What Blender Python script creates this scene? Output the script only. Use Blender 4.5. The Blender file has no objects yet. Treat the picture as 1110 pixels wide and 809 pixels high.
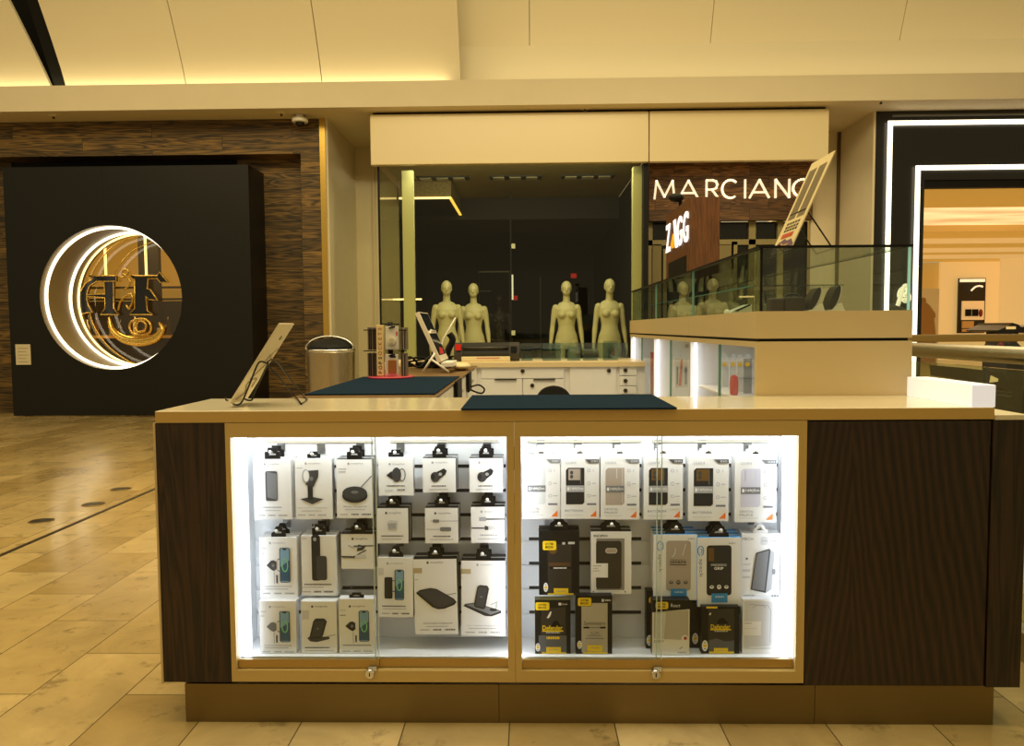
import bpy, bmesh, math, random
from mathutils import Vector, Matrix
random.seed(7)
S = bpy.context.scene
COL = S.collection
PI = math.pi
# ------------------------------------------------------------------ camera
FPX, CX, CY = 834.0, 555.0, 404.5
CAMZ = 1.15
YAW, PITCH, ROLL = math.radians(1.2), math.radians(3.33), math.radians(0.4)
_h = Vector((-math.sin(YAW), math.cos(YAW), 0))
_r = Vector((math.cos(YAW), math.sin(YAW), 0))
_f = _h * math.cos(PITCH) + Vector((0, 0, -math.sin(PITCH)))
_u = _r.cross(_f)
RU = _u * math.cos(ROLL) + _r * math.sin(ROLL)
RR = _r * math.cos(ROLL) - _u * math.sin(ROLL)
CP = Vector((0, 0, CAMZ))
def ray(px, py):
    return _f + RR * ((px - CX) / FPX) - RU * ((py - CY) / FPX)
def P(px, py, Y):
    d = ray(px, py); return CP + d * (Y / d.y)
def PZ(px, py, Z):
    d = ray(px, py); return CP + d * ((Z - CAMZ) / d.z)
cam_d = bpy.data.cameras.new('camera'); cam = bpy.data.objects.new('camera', cam_d); COL.objects.link(cam)
cam_d.sensor_fit = 'HORIZONTAL'; cam_d.sensor_width = 36; cam_d.lens = 36 * FPX / 1110
cam_d.clip_start = 0.05; cam_d.clip_end = 200
M = Matrix((RR, RU, -_f)).transposed().to_4x4(); M.translation = CP
cam.matrix_world = M
S.camera = cam
S.view_settings.view_transform = 'Standard'
try: S.view_settings.look = 'None'
except Exception: pass
S.cycles.max_bounces = 8; S.cycles.transparent_max_bounces = 24
S.cycles.diffuse_bounces = 4; S.cycles.glossy_bounces = 4
S.cycles.caustics_reflective = False; S.cycles.caustics_refractive = False
S.cycles.sample_clamp_indirect = 4
# ------------------------------------------------------------------ materials
def lin(c):
    if isinstance(c, str):
        c = c.lstrip('#'); c = [int(c[i:i+2], 16) / 255 for i in (0, 2, 4)]
    return tuple(x / 12.92 if x <= .04045 else ((x + .055) / 1.055) ** 2.4 for x in c) + (1,)
_mc = {}
def mat(name, c='#808080', rough=.5, metal=0, emit=0, spec=.5, noise=0, nscale=8, ecol=None, coat=0):
    if name in _mc: return _mc[name]
    m = bpy.data.materials.new(name); m.use_nodes = True
    nt = m.node_tree; b = nt.nodes['Principled BSDF']
    col = lin(c)
    b.inputs['Base Color'].default_value = col
    b.inputs['Roughness'].default_value = rough; b.inputs['Metallic'].default_value = metal
    b.inputs['Specular IOR Level'].default_value = spec
    if coat: b.inputs['Coat Weight'].default_value = coat
    if emit:
        b.inputs['Emission Color'].default_value = lin(ecol or c); b.inputs['Emission Strength'].default_value = emit
    if noise:
        tc = nt.nodes.new('ShaderNodeTexCoord'); n = nt.nodes.new('ShaderNodeTexNoise'); n.inputs['Scale'].default_value = nscale
        n.inputs['Detail'].default_value = 4
        mx = nt.nodes.new('ShaderNodeMix'); mx.data_type = 'RGBA'
        mx.inputs[6].default_value = tuple(x * (1 - noise) for x in col[:3]) + (1,)
        mx.inputs[7].default_value = tuple(min(1, x * (1 + noise)) for x in col[:3]) + (1,)
        nt.links.new(tc.outputs['Object'], n.inputs['Vector']); nt.links.new(n.outputs['Fac'], mx.inputs[0])
        nt.links.new(mx.outputs[2], b.inputs['Base Color'])
    _mc[name] = m; return m
def glass(name, tint='#ffffff', refl=1.0, rough=0.0, ior=1.5, base=0.0):
    if name in _mc: return _mc[name]
    m = bpy.data.materials.new(name); m.use_nodes = True; nt = m.node_tree
    nt.nodes.remove(nt.nodes['Principled BSDF']); out = nt.nodes['Material Output']
    t = nt.nodes.new('ShaderNodeBsdfTransparent'); t.inputs[0].default_value = lin(tint)
    g = nt.nodes.new('ShaderNodeBsdfGlossy'); g.inputs['Roughness'].default_value = rough
    fr = nt.nodes.new('ShaderNodeFresnel'); fr.inputs['IOR'].default_value = ior
    ge = nt.nodes.new('ShaderNodeNewGeometry'); mi = nt.nodes.new('ShaderNodeMapRange'); mi.inputs[3].default_value = ior; mi.inputs[4].default_value = 1 / ior
    nt.links.new(ge.outputs['Backfacing'], mi.inputs[0]); nt.links.new(mi.outputs[0], fr.inputs['IOR'])
    ml = nt.nodes.new('ShaderNodeMath'); ml.operation = 'MULTIPLY_ADD'; ml.inputs[1].default_value = refl; ml.inputs[2].default_value = base
    mx = nt.nodes.new('ShaderNodeMixShader')
    nt.links.new(fr.outputs[0], ml.inputs[0]); nt.links.new(ml.outputs[0], mx.inputs[0])
    nt.links.new(t.outputs[0], mx.inputs[1]); nt.links.new(g.outputs[0], mx.inputs[2]); nt.links.new(mx.outputs[0], out.inputs[0])
    _mc[name] = m; return m
def wood(name, dark, light, axis='Z', scale=1.0, rough=.5, plank=None, figure=.5):
    """grain running along axis; plank=(len, height) adds boards (grain along X only)"""
    m = bpy.data.materials.new(name); m.use_nodes = True; nt = m.node_tree; b = nt.nodes['Principled BSDF']
    N = nt.nodes.new; L = nt.links.new
    tc = N('ShaderNodeTexCoord'); mp = N('ShaderNodeMapping')
    sc = {'Z': (1, 1, .07), 'X': (.07, 1, 1), 'Y': (1, .07, 1)}[axis]
    mp.inputs['Scale'].default_value = tuple(x * scale for x in sc)
    vec = tc.outputs['Object']
    br = None
    if plank:
        sx = N('ShaderNodeSeparateXYZ'); cb = N('ShaderNodeCombineXYZ'); L(vec, sx.inputs[0])
        L(sx.outputs['X'], cb.inputs['X']); L(sx.outputs['Z'], cb.inputs['Y'])
        br = N('ShaderNodeTexBrick'); L(cb.outputs[0], br.inputs['Vector'])
        br.inputs['Scale'].default_value = 1; br.inputs['Brick Width'].default_value = plank[0]; br.inputs['Row Height'].default_value = plank[1]
        br.inputs['Mortar Size'].default_value = .004; br.inputs['Mortar Smooth'].default_value = .3
        br.inputs['Color1'].default_value = (0, 0, 0, 1); br.inputs['Color2'].default_value = (1, 1, 1, 1); br.inputs['Mortar'].default_value = (0, 0, 0, 1)
        ad = N('ShaderNodeVectorMath'); ad.operation = 'MULTIPLY_ADD'
        L(br.outputs['Color'], ad.inputs[0]); ad.inputs[1].default_value = (9.1, 3.3, 5.7); L(vec, ad.inputs[2]); vec = ad.outputs[0]
    L(vec, mp.inputs['Vector'])
    n1 = N('ShaderNodeTexNoise'); n1.inputs['Scale'].default_value = 5; n1.inputs['Detail'].default_value = 3; n1.inputs['Distortion'].default_value = .4
    L(mp.outputs[0], n1.inputs['Vector'])
    ms = N('ShaderNodeMath'); ms.operation = 'MULTIPLY'; ms.inputs[1].default_value = 22; L(n1.outputs['Fac'], ms.inputs[0])
    pp = N('ShaderNodeMath'); pp.operation = 'PINGPONG'; pp.inputs[1].default_value = 1; L(ms.outputs[0], pp.inputs[0])
    n2 = N('ShaderNodeTexNoise'); n2.inputs['Scale'].default_value = 60; n2.inputs['Detail'].default_value = 5; L(mp.outputs[0], n2.inputs['Vector'])
    mx = N('ShaderNodeMix'); mx.inputs[0].default_value = 1 - figure; L(pp.outputs[0], mx.inputs[2]); L(n2.outputs['Fac'], mx.inputs[3])
    cr = N('ShaderNodeValToRGB'); cr.color_ramp.elements[0].color = lin(dark); cr.color_ramp.elements[1].color = lin(light)
    cr.color_ramp.elements[0].position = .25; cr.color_ramp.elements[1].position = .8
    L(mx.outputs[0], cr.inputs[0]); colo = cr.outputs[0]
    if plank:
        # per-board tint and dark seams
        mr = N('ShaderNodeMapRange'); mr.inputs[3].default_value = .55; mr.inputs[4].default_value = 1.25; L(br.outputs['Color'], mr.inputs[0])
        sb = N('ShaderNodeMath'); sb.operation = 'MULTIPLY_ADD'; sb.inputs[1].default_value = -.75; sb.inputs[2].default_value = 1; L(br.outputs['Fac'], sb.inputs[0])
        m2 = N('ShaderNodeMath'); m2.operation = 'MULTIPLY'; L(mr.outputs[0], m2.inputs[0]); L(sb.outputs[0], m2.inputs[1])
        vm = N('ShaderNodeVectorMath'); vm.operation = 'SCALE'; L(colo, vm.inputs[0]); L(m2.outputs[0], vm.inputs['Scale']); colo = vm.outputs[0]
    L(colo, b.inputs['Base Color']); b.inputs['Roughness'].default_value = rough
    bp = N('ShaderNodeBump'); bp.inputs['Strength'].default_value = .15; bp.inputs['Distance'].default_value = .002; L(n2.outputs['Fac'], bp.inputs['Height']); L(bp.outputs[0], b.inputs['Normal'])
    _mc[name] = m; return m
def cathedral(name, dark, light, cx, cz, rough=.42):
    m = bpy.data.materials.new(name); m.use_nodes = True; nt = m.node_tree; b = nt.nodes['Principled BSDF']; N = nt.nodes.new; L = nt.links.new
    tc = N('ShaderNodeTexCoord'); mp = N('ShaderNodeMapping'); mp.inputs['Location'].default_value = (-cx * 5.5, 0, -cz * .8); mp.inputs['Scale'].default_value = (5.5, 1, .8); L(tc.outputs['Object'], mp.inputs[0])
    nz = N('ShaderNodeTexNoise'); nz.inputs['Scale'].default_value = 1.6; nz.inputs['Detail'].default_value = 3; L(mp.outputs[0], nz.inputs['Vector'])
    ad = N('ShaderNodeVectorMath'); ad.operation = 'MULTIPLY_ADD'; ad.inputs[1].default_value = (.3, 0, .2); L(nz.outputs['Color'], ad.inputs[0]); L(mp.outputs[0], ad.inputs[2])
    sx = N('ShaderNodeSeparateXYZ'); L(ad.outputs[0], sx.inputs[0]); ab = N('ShaderNodeMath'); ab.operation = 'ABSOLUTE'; L(sx.outputs['X'], ab.inputs[0])
    q = N('ShaderNodeMath'); q.operation = 'POWER'; q.inputs[1].default_value = .9; L(ab.outputs[0], q.inputs[0])
    s1 = N('ShaderNodeMath'); s1.operation = 'ADD'; L(q.outputs[0], s1.inputs[0]); L(sx.outputs['Z'], s1.inputs[1])
    ms = N('ShaderNodeMath'); ms.operation = 'MULTIPLY'; ms.inputs[1].default_value = 15; L(s1.outputs[0], ms.inputs[0]); pp = N('ShaderNodeMath'); pp.operation = 'PINGPONG'; pp.inputs[1].default_value = 1; L(ms.outputs[0], pp.inputs[0])
    m2 = N('ShaderNodeMapping'); m2.inputs['Scale'].default_value = (1, 1, .03); L(tc.outputs['Object'], m2.inputs[0]); n2 = N('ShaderNodeTexNoise'); n2.inputs['Scale'].default_value = 150; n2.inputs['Detail'].default_value = 4; L(m2.outputs[0], n2.inputs['Vector'])
    mx = N('ShaderNodeMix'); mx.inputs[0].default_value = .55; L(pp.outputs[0], mx.inputs[2]); L(n2.outputs['Fac'], mx.inputs[3])
    cr = N('ShaderNodeValToRGB'); cr.color_ramp.elements[0].color = lin(dark); cr.color_ramp.elements[1].color = lin(light); cr.color_ramp.elements[0].position = .3; cr.color_ramp.elements[1].position = .8; L(mx.outputs[0], cr.inputs[0]); L(cr.outputs[0], b.inputs['Base Color']); b.inputs['Roughness'].default_value = rough
    return m
def floor_mat():
    m = bpy.data.materials.new('travertine floor'); m.use_nodes = True; nt = m.node_tree; b = nt.nodes['Principled BSDF']
    N = nt.nodes.new; L = nt.links.new
    tc = N('ShaderNodeTexCoord'); sx = N('ShaderNodeSeparateXYZ'); cb = N('ShaderNodeCombineXYZ'); L(tc.outputs['Object'], sx.inputs[0])
    ax = N('ShaderNodeMath'); ax.operation = 'ADD'; ax.inputs[1].default_value = 1.28 + .305 * 200; L(sx.outputs['X'], ax.inputs[0])
    ay = N('ShaderNodeMath'); ay.operation = 'ADD'; ay.inputs[1].default_value = 61.5 - 2.345 + .305; L(sx.outputs['Y'], ay.inputs[0])
    L(ay.outputs[0], cb.inputs['X']); L(ax.outputs[0], cb.inputs['Y'])
    br = N('ShaderNodeTexBrick'); L(cb.outputs[0], br.inputs['Vector'])
    br.inputs['Scale'].default_value = 1; br.inputs['Brick Width'].default_value = .615; br.inputs['Row Height'].default_value = .305
    br.inputs['Mortar Size'].default_value = .0022; br.inputs['Mortar Smooth'].default_value = .2
    br.inputs['Color1'].default_value = (0, 0, 0, 1); br.inputs['Color2'].default_value = (1, 1, 1, 1); br.inputs['Mortar'].default_value = (.5, .5, .5, 1)
    cr = N('ShaderNodeValToRGB'); e = cr.color_ramp.elements
    e[0].color = lin('#a58c58'); e[1].color = lin('#c8b07c'); L(br.outputs['Color'], cr.inputs[0])
    n1 = N('ShaderNodeTexNoise'); n1.inputs['Scale'].default_value = 3.2; n1.inputs['Detail'].default_value = 8; n1.inputs['Roughness'].default_value = .65; n1.inputs['Distortion'].default_value = .6
    ofs = N('ShaderNodeVectorMath'); ofs.operation = 'MULTIPLY_ADD'; ofs.inputs[1].default_value = (3.7, 8.1, 2.3)
    L(br.outputs['Color'], ofs.inputs[0]); L(tc.outputs['Object'], ofs.inputs[2]); L(ofs.outputs[0], n1.inputs['Vector'])
    r1 = N('ShaderNodeMapRange'); r1.inputs[1].default_value = .3; r1.inputs[2].default_value = .7; r1.inputs[3].default_value = .74; r1.inputs[4].default_value = 1.14; L(n1.outputs['Fac'], r1.inputs[0])
    n2 = N('ShaderNodeTexNoise'); n2.inputs['Scale'].default_value = 9; n2.inputs['Detail'].default_value = 6; n2.inputs['Roughness'].default_value = .7; L(ofs.outputs[0], n2.inputs['Vector'])
    r2 = N('ShaderNodeMapRange'); r2.inputs[1].default_value = .57; r2.inputs[2].default_value = .68; r2.inputs[3].default_value = 1; r2.inputs[4].default_value = .6; L(n2.outputs['Fac'], r2.inputs[0])
    q = N('ShaderNodeMath'); q.operation = 'MULTIPLY'; L(r1.outputs[0], q.inputs[0]); L(r2.outputs[0], q.inputs[1])
    sm = N('ShaderNodeMath'); sm.operation = 'MULTIPLY_ADD'; sm.inputs[1].default_value = -.75; sm.inputs[2].default_value = 1; L(br.outputs['Fac'], sm.inputs[0])
    q2 = N('ShaderNodeMath'); q2.operation = 'MULTIPLY'; L(q.outputs[0], q2.inputs[0]); L(sm.outputs[0], q2.inputs[1])
    vm = N('ShaderNodeVectorMath'); vm.operation = 'SCALE'; L(cr.outputs[0], vm.inputs[0]); L(q2.outputs[0], vm.inputs['Scale']); L(vm.outputs[0], b.inputs['Base Color'])
    b.inputs['Roughness'].default_value = .17; b.inputs['Specular IOR Level'].default_value = .55
    bp = N('ShaderNodeBump'); bp.inputs['Strength'].default_value = .12; bp.inputs['Distance'].default_value = .004; L(n1.outputs['Fac'], bp.inputs['Height']); L(bp.outputs[0], b.inputs['Normal'])
    return m
def brushed(name, c, rough=.35, axis='X', metal=1):
    if name in _mc: return _mc[name]
    m = mat(name, c, rough, metal); nt = m.node_tree; b = nt.nodes['Principled BSDF']
    tc = nt.nodes.new('ShaderNodeTexCoord'); mp = nt.nodes.new('ShaderNodeMapping')
    mp.inputs['Scale'].default_value = {'X': (1, 80, 80), 'Z': (80, 80, 1)}[axis]
    n = nt.nodes.new('ShaderNodeTexNoise'); n.inputs['Scale'].default_value = 4
    r = nt.nodes.new('ShaderNodeMapRange'); r.inputs[3].default_value = rough - .1; r.inputs[4].default_value = rough + .15
    nt.links.new(tc.outputs['Object'], mp.inputs[0]); nt.links.new(mp.outputs[0], n.inputs['Vector']); nt.links.new(n.outputs['Fac'], r.inputs[0]); nt.links.new(r.outputs[0], b.inputs['Roughness'])
    return m
# ------------------------------------------------------------------ mesh builder
_tc = {}
def text_geo(s, bold=0.0, res=3):
    k = (s, bold, res)
    if k in _tc: return _tc[k]
    cu = bpy.data.curves.new('t', 'FONT'); cu.body = s; cu.resolution_u = res; cu.size = 1; cu.offset = bold
    o = bpy.data.objects.new('t', cu); COL.objects.link(o)
    dg = bpy.context.evaluated_depsgraph_get(); me = bpy.data.meshes.new_from_object(o.evaluated_get(dg))
    V = [(v.co.x, v.co.y) for v in me.vertices]; F = [tuple(p.vertices) for p in me.polygons]
    bpy.data.objects.remove(o); bpy.data.curves.remove(cu); bpy.data.meshes.remove(me)
    if not V: V = [(0, 0)]
    x0 = min(v[0] for v in V); x1 = max(v[0] for v in V); y0 = min(v[1] for v in V); y1 = max(v[1] for v in V)
    _tc[k] = (V, F, x0, x1, y0, y1); return _tc[k]
class MB:
    def __init__(s): s.v = []; s.f = []; s.fm = []; s.fs = []; s.m = []
    def mi(s, m):
        if m not in s.m: s.m.append(m)
        return s.m.index(m)
    def add(s, V, F, m, smooth=False):
        o = len(s.v); s.v += [Vector(v) for v in V]; i = s.mi(m)
        for f in F: s.f.append(tuple(k + o for k in f)); s.fm.append(i); s.fs.append(smooth)
        return s
    def box(s, x0, y0, z0, x1, y1, z1, m, bev=0, fm=None):
        x0, x1 = sorted((x0, x1)); y0, y1 = sorted((y0, y1)); z0, z1 = sorted((z0, z1))
        if bev:
            bm = bmesh.new(); bmesh.ops.create_cube(bm, size=1)
            for v in bm.verts: v.co = Vector(((x0 + x1) / 2 + v.co.x * (x1 - x0), (y0 + y1) / 2 + v.co.y * (y1 - y0), (z0 + z1) / 2 + v.co.z * (z1 - z0)))
            bmesh.ops.bevel(bm, geom=bm.edges[:], offset=min(bev, .45 * min(x1 - x0, y1 - y0, z1 - z0)), segments=2, affect='EDGES', profile=.5)
            bm.verts.ensure_lookup_table()
            s.add([v.co.copy() for v in bm.verts], [tuple(v.index for v in f.verts) for f in bm.faces], m, False); bm.free(); return s
        V = [(x0, y0, z0), (x1, y0, z0), (x1, y1, z0), (x0, y1, z0), (x0, y0, z1), (x1, y0, z1), (x1, y1, z1), (x0, y1, z1)]
        F = [(0, 3, 2, 1), (4, 5, 6, 7), (0, 1, 5, 4), (1, 2, 6, 5), (2, 3, 7, 6), (3, 0, 4, 7)]  # bottom top front right back left
        if fm:
            for f, mm in zip(F, [fm.get(k, m) for k in ('bottom', 'top', 'front', 'right', 'back', 'left')]): s.add(V, [f], mm)
        else: s.add(V, F, m)
        return s
    def poly(s, pts, m): return s.add(pts, [tuple(range(len(pts)))], m)
    def prism(s, pts, ext, m, smooth=False):
        n = len(pts); e = Vector(ext); V = [Vector(p) for p in pts] + [Vector(p) + e for p in pts]
        s.add(V, [tuple(range(n))[::-1], tuple(range(n, 2 * n))], m)
        return s.add(V, [(i, (i + 1) % n, (i + 1) % n + n, i + n) for i in range(n)], m, smooth)
    def tube(s, pts, r, m, seg=8, closed=False):
        pts = [Vector(p) for p in pts]; n = len(pts); V = []; F = []; prev = None
        for i, p in enumerate(pts):
            a = pts[i - 1] if (i or closed) else p; b = pts[(i + 1) % n] if (i < n - 1 or closed) else p
            t = (b - a).normalized()
            if prev is None:
                x = t.orthogonal().normalized()
            else:
                x = (prev - t * prev.dot(t)); x = x.normalized() if x.length > 1e-6 else t.orthogonal().normalized()
            prev = x; y = t.cross(x); rr = r[i] if isinstance(r, (list, tuple)) else r
            V += [p + x * (rr * math.cos(2 * PI * k / seg)) + y * (rr * math.sin(2 * PI * k / seg)) for k in range(seg)]
        for i in range(n if closed else n - 1):
            j = (i + 1) % n
            F += [(i * seg + k, i * seg + (k + 1) % seg, j * seg + (k + 1) % seg, j * seg + k) for k in range(seg)]
        s.add(V, F, m, True)
        if not closed: s.add(V, [tuple(range(seg))[::-1], tuple(range((n - 1) * seg, n * seg))], m)
        return s
    def cyl(s, p0, p1, r, m, seg=24, r1=None): return s.tube([p0, p1], [r, r if r1 is None else r1], m, seg)
    def lathe(s, prof, c, m, seg=32, sx=1, sy=1):
        c = Vector(c); V = []; F = []; n = len(prof)
        for (r, z) in prof: V += [c + Vector((r * sx * math.cos(2 * PI * k / seg), r * sy * math.sin(2 * PI * k / seg), z)) for k in range(seg)]
        for i in range(n - 1): F += [(i * seg + k, i * seg + (k + 1) % seg, (i + 1) * seg + (k + 1) % seg, (i + 1) * seg + k) for k in range(seg)]
        s.add(V, F, m, True)
        return s.add(V, [tuple(range(seg))[::-1], tuple(range((n - 1) * seg, n * seg))], m)
    def ell(s, c, rx, ry, rz, m, seg=20, rings=12, rot=None):
        V = []; F = []; c = Vector(c)
        for i in range(rings + 1):
            t = PI * (i + .02 * (i == 0) - .02 * (i == rings)) / rings
            for k in range(seg):
                a = 2 * PI * k / seg; p = Vector((rx * math.sin(t) * math.cos(a), ry * math.sin(t) * math.sin(a), -rz * math.cos(t)))
                if rot: p = rot @ p
                V.append(c + p)
        for i in range(rings): F += [(i * seg + k, i * seg + (k + 1) % seg, (i + 1) * seg + (k + 1) % seg, (i + 1) * seg + k) for k in range(seg)]
        s.add(V, F, m, True)
        return s.add(V, [tuple(range(seg))[::-1], tuple(range(rings * seg, (rings + 1) * seg))], m)
    def text(s, body, o, right, up, m, height=None, width=None, depth=0, bold=0.0, align='C', shear=0, res=3):
        V, F, x0, x1, y0, y1 = text_geo(body, bold, res)
        o = Vector(o); right = Vector(right); up = Vector(up); n = right.cross(up)
        sy = height / max(1e-6, y1 - y0) if height else None; sx = width / max(1e-6, x1 - x0) if width else None
        sx = sx or sy; sy = sy or sx
        cx = {'C': (x0 + x1) / 2, 'L': x0, 'R': x1}[align]; cy = (y0 + y1) / 2
        W = [o + right * ((x - cx) * sx + shear * (y - cy) * sy) + up * ((y - cy) * sy) for x, y in V]
        s.add(W, F, m)
        if depth:
            W2 = [w + n * depth for w in W]; s.add(W2, F, m)
            from collections import Counter
            ec = Counter(); dirs = {}
            for f in F:
                for i in range(len(f)):
                    a, b = f[i], f[(i + 1) % len(f)]; ec[frozenset((a, b))] += 1; dirs[frozenset((a, b))] = (a, b)
            nn = len(W); s.add(W + W2, [(dirs[e][0], dirs[e][1], dirs[e][1] + nn, dirs[e][0] + nn) for e, c in ec.items() if c == 1 and len(e) == 2], m)
        return s
    def build(s, name, parent=None, local=False, normals=True):
        me = bpy.data.meshes.new(name); ofs = Vector((0, 0, 0))
        if parent is not None:
            if not local:
                q = parent
                while q is not None: ofs += q.location; q = q.parent
        elif not local:
            xs = [v.x for v in s.v]; ys = [v.y for v in s.v]; zs = [v.z for v in s.v]
            ofs = Vector(((min(xs) + max(xs)) / 2, (min(ys) + max(ys)) / 2, min(zs)))
        me.from_pydata([v - ofs for v in s.v], [], s.f)
        for m in s.m: me.materials.append(m)
        for p, i, sm in zip(me.polygons, s.fm, s.fs): p.material_index = i; p.use_smooth = sm
        if normals:
            bm = bmesh.new(); bm.from_mesh(me); bmesh.ops.remove_doubles(bm, verts=bm.verts[:], dist=1e-6)
            bmesh.ops.recalc_face_normals(bm, faces=bm.faces[:]); bm.to_mesh(me); bm.free()
        me.update()
        o = bpy.data.objects.new(name, me); COL.objects.link(o)
        if parent is not None: o.parent = parent
        else: o.location = ofs
        return o
def tag(o, label=None, cat=None, group=None, kind=None):
    if label: o['label'] = label
    if cat: o['category'] = cat
    if group: o['group'] = group
    if kind: o['kind'] = kind
    return o
def thing(name, label, cat, loc=(0, 0, 0), group=None):
    o = bpy.data.objects.new(name, None); COL.objects.link(o); o.location = loc; o.empty_display_size = .05
    return tag(o, label, cat, group)
def struct(name, mb, label=None, cat=None):
    return tag(mb.build(name), label, cat, kind='structure')
def copy_tree(o, parent=None):
    c = o.copy(); COL.objects.link(c)
    if parent is not None: c.parent = parent
    for ch in [x for x in o.children]: copy_tree(ch, c)
    return c
def area(name, loc, size, power, col, rot=(0, 0, 0), sy=None):
    l = bpy.data.lights.new(name, 'AREA'); l.energy = power; l.color = col[:3]; l.size = size
    if sy: l.shape = 'RECTANGLE'; l.size_y = sy
    o = bpy.data.objects.new(name, l); COL.objects.link(o); o.location = loc; o.rotation_euler = rot; return o
def bez(pts, n=10):
    """catmull-rom through points"""
    pts = [Vector(p) for p in pts]; out = []
    for i in range(len(pts) - 1):
        p0 = pts[max(i - 1, 0)]; p1 = pts[i]; p2 = pts[i + 1]; p3 = pts[min(i + 2, len(pts) - 1)]
        for k in range(n):
            t = k / n
            out.append(.5 * ((2 * p1) + (p2 - p0) * t + (2 * p0 - 5 * p1 + 4 * p2 - p3) * t * t + (3 * p1 - p0 - 3 * p2 + p3) * t ** 3))
    out.append(pts[-1]); return out

WORLD = .40
L_MALL, L_LEFT, L_RIGHT, L_WALL, L_COVE, L_DISP, L_FAR, L_BAR, L_SHOP, L_ENT = 55, 165, 150, 250, 10, 1.6, 200, 120, 36, 14
L_TOP = 120
# ------------------------------------------------------------------ palette
cream = mat('cream paint', '#e3d7bb', .6); plaster = mat('pale plaster', '#d9cdb0', .65, noise=.04, nscale=3)
ceilm = mat('ceiling panel', '#ece2c4', .7); black = mat('black panel', '#0d0c0a', .4, spec=.35); jet = mat('matte black', '#0a0a0a', .6, spec=.25)
beige = mat('beige laminate', '#cdb88c', .35); beige_top = mat('beige worktop', '#e6dcc0', .16, coat=.3)
gold = mat('gold metal', '#d8b45c', .25, 1); brass = brushed('brass', '#b59a62', .3); steel = brushed('brushed steel', '#b9b2a4', .3)
steelZ = brushed('steel vertical', '#b5ab98', .28, 'Z'); chrome = mat('chrome', '#d8d8d8', .12, 1)
plankwood = wood('dark plank wall', '#32250f', '#80622f', 'X', 1.6, .55, (1.9, .17), .6)
walnut = wood('dark wood laminate', '#160d06', '#3d2817', 'Z', 2.2, .45, None, .45)
towerwood = wood('brown wood laminate', '#4c2c16', '#7a4c28', 'Z', 3.0, .5, None, .3)
signwood = wood('brown mosaic wood', '#4a2e14', '#94683a', 'X', 2.2, .6, (.55, .16), .6)
ledw = mat('white light strip', '#fff8e6', .5, emit=2.6, ecol='#fff2d2'); ledwarm = mat('warm light strip', '#ffe9b0', .5, emit=2.2, ecol='#ffdf95')
gl = glass('clear glass', '#f7fbf9', .7); glgreen = glass('greenish glass', '#e9f3ee', 1.2, base=.01); gldark = glass('shop glass', '#e8ead6', .9, base=.005)
glacr = glass('acrylic', '#e2eef0', 1.6, base=.05); gledge = mat('glass edge', '#6f9a8c', .2, emit=.05)
white = mat('white laminate', '#eceae4', .4); navy = mat('navy felt mat', '#0e2539', .95, spec=.08, noise=.15, nscale=40)
YW, YB, YK = 10.4, 10.15, 12.05
def X(px, Y, py=356): return P(px, py, Y).x
def Z(px, py, Y): return P(px, py, Y).z
# ------------------------------------------------------------------ floor
m = MB(); m.add([(-14, -6, 0), (24, -6, 0), (24, 30, 0), (-14, 30, 0)], [(0, 1, 2, 3)], floor_mat()); fl = m.build('floor'); tag(fl, kind='structure')
fl.data.transform(Matrix.Translation(fl.location)); fl.location = (0, 0, 0)
m = MB(); m.box(-2.735, -4, 0, -2.705, 10.1, .002, mat('joint metal', '#3d3322', .4, .6)); struct('trim_1', m)
darkmet = mat('dark bronze', '#4a4332', .35, .8)
for px, py, lab in ((45, 565, 'nearest round dark metal floor cover beside the joint line'), (101, 547, 'middle round dark metal floor cover beside the joint line'), (131, 530.5, 'farthest round dark metal floor cover beside the joint line')):
    c = PZ(px, py, 0); t = thing('floor_cover', lab, 'floor cover', (c.x, c.y, 0), 'round metal covers in the stone floor')
    m = MB(); m.lathe([(.062, 0), (.062, .003), (.052, .004)], c, darkmet, 32); m.build('cover_plate', t)
    m = MB(); m.lathe([(.066, 0), (.07, .002), (.062, .0045), (.06, 0)], c, brass, 32); m.build('rim', t)
# ------------------------------------------------------------------ bulkhead, soffit, ceiling
zb = Z(555, 114, 9.9); zt = Z(555, 86, 9.9)
m = MB(); m.box(-13, 9.9, zb, 12, 9.92, zt, plaster); m.box(-13, 9.921, zb, 12, 12.2, zb + .06, plaster); struct('trim_2', m)
m = MB()
def slope(xa, xb, y0, z0, y1, z1, th, mm):
    m.prism([(xa, y0, z0), (xa, y1, z1), (xa, y1 + th, z1), (xa, y0 + th, z0)], (xb - xa, 0, 0), mm)
Y0, Y1 = 10.09, 9.15; Zl0, Zl1 = zt - .06, 5.9
xs = [X(p, Y0, 92) for p in (-420, -120, 59, 73, 203, 350, 500)]
g = .006
segs = [(xs[0], xs[1]), (xs[1], xs[2]), (xs[3], xs[4]), (xs[4], xs[5]), (xs[5], xs[6])]
nst = 6
slot_dx = {xs[2]: (X(13, 9.62, 2) - xs[2]) / .58, xs[3]: (X(43, 9.62, 2) - xs[3]) / .58}
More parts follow.
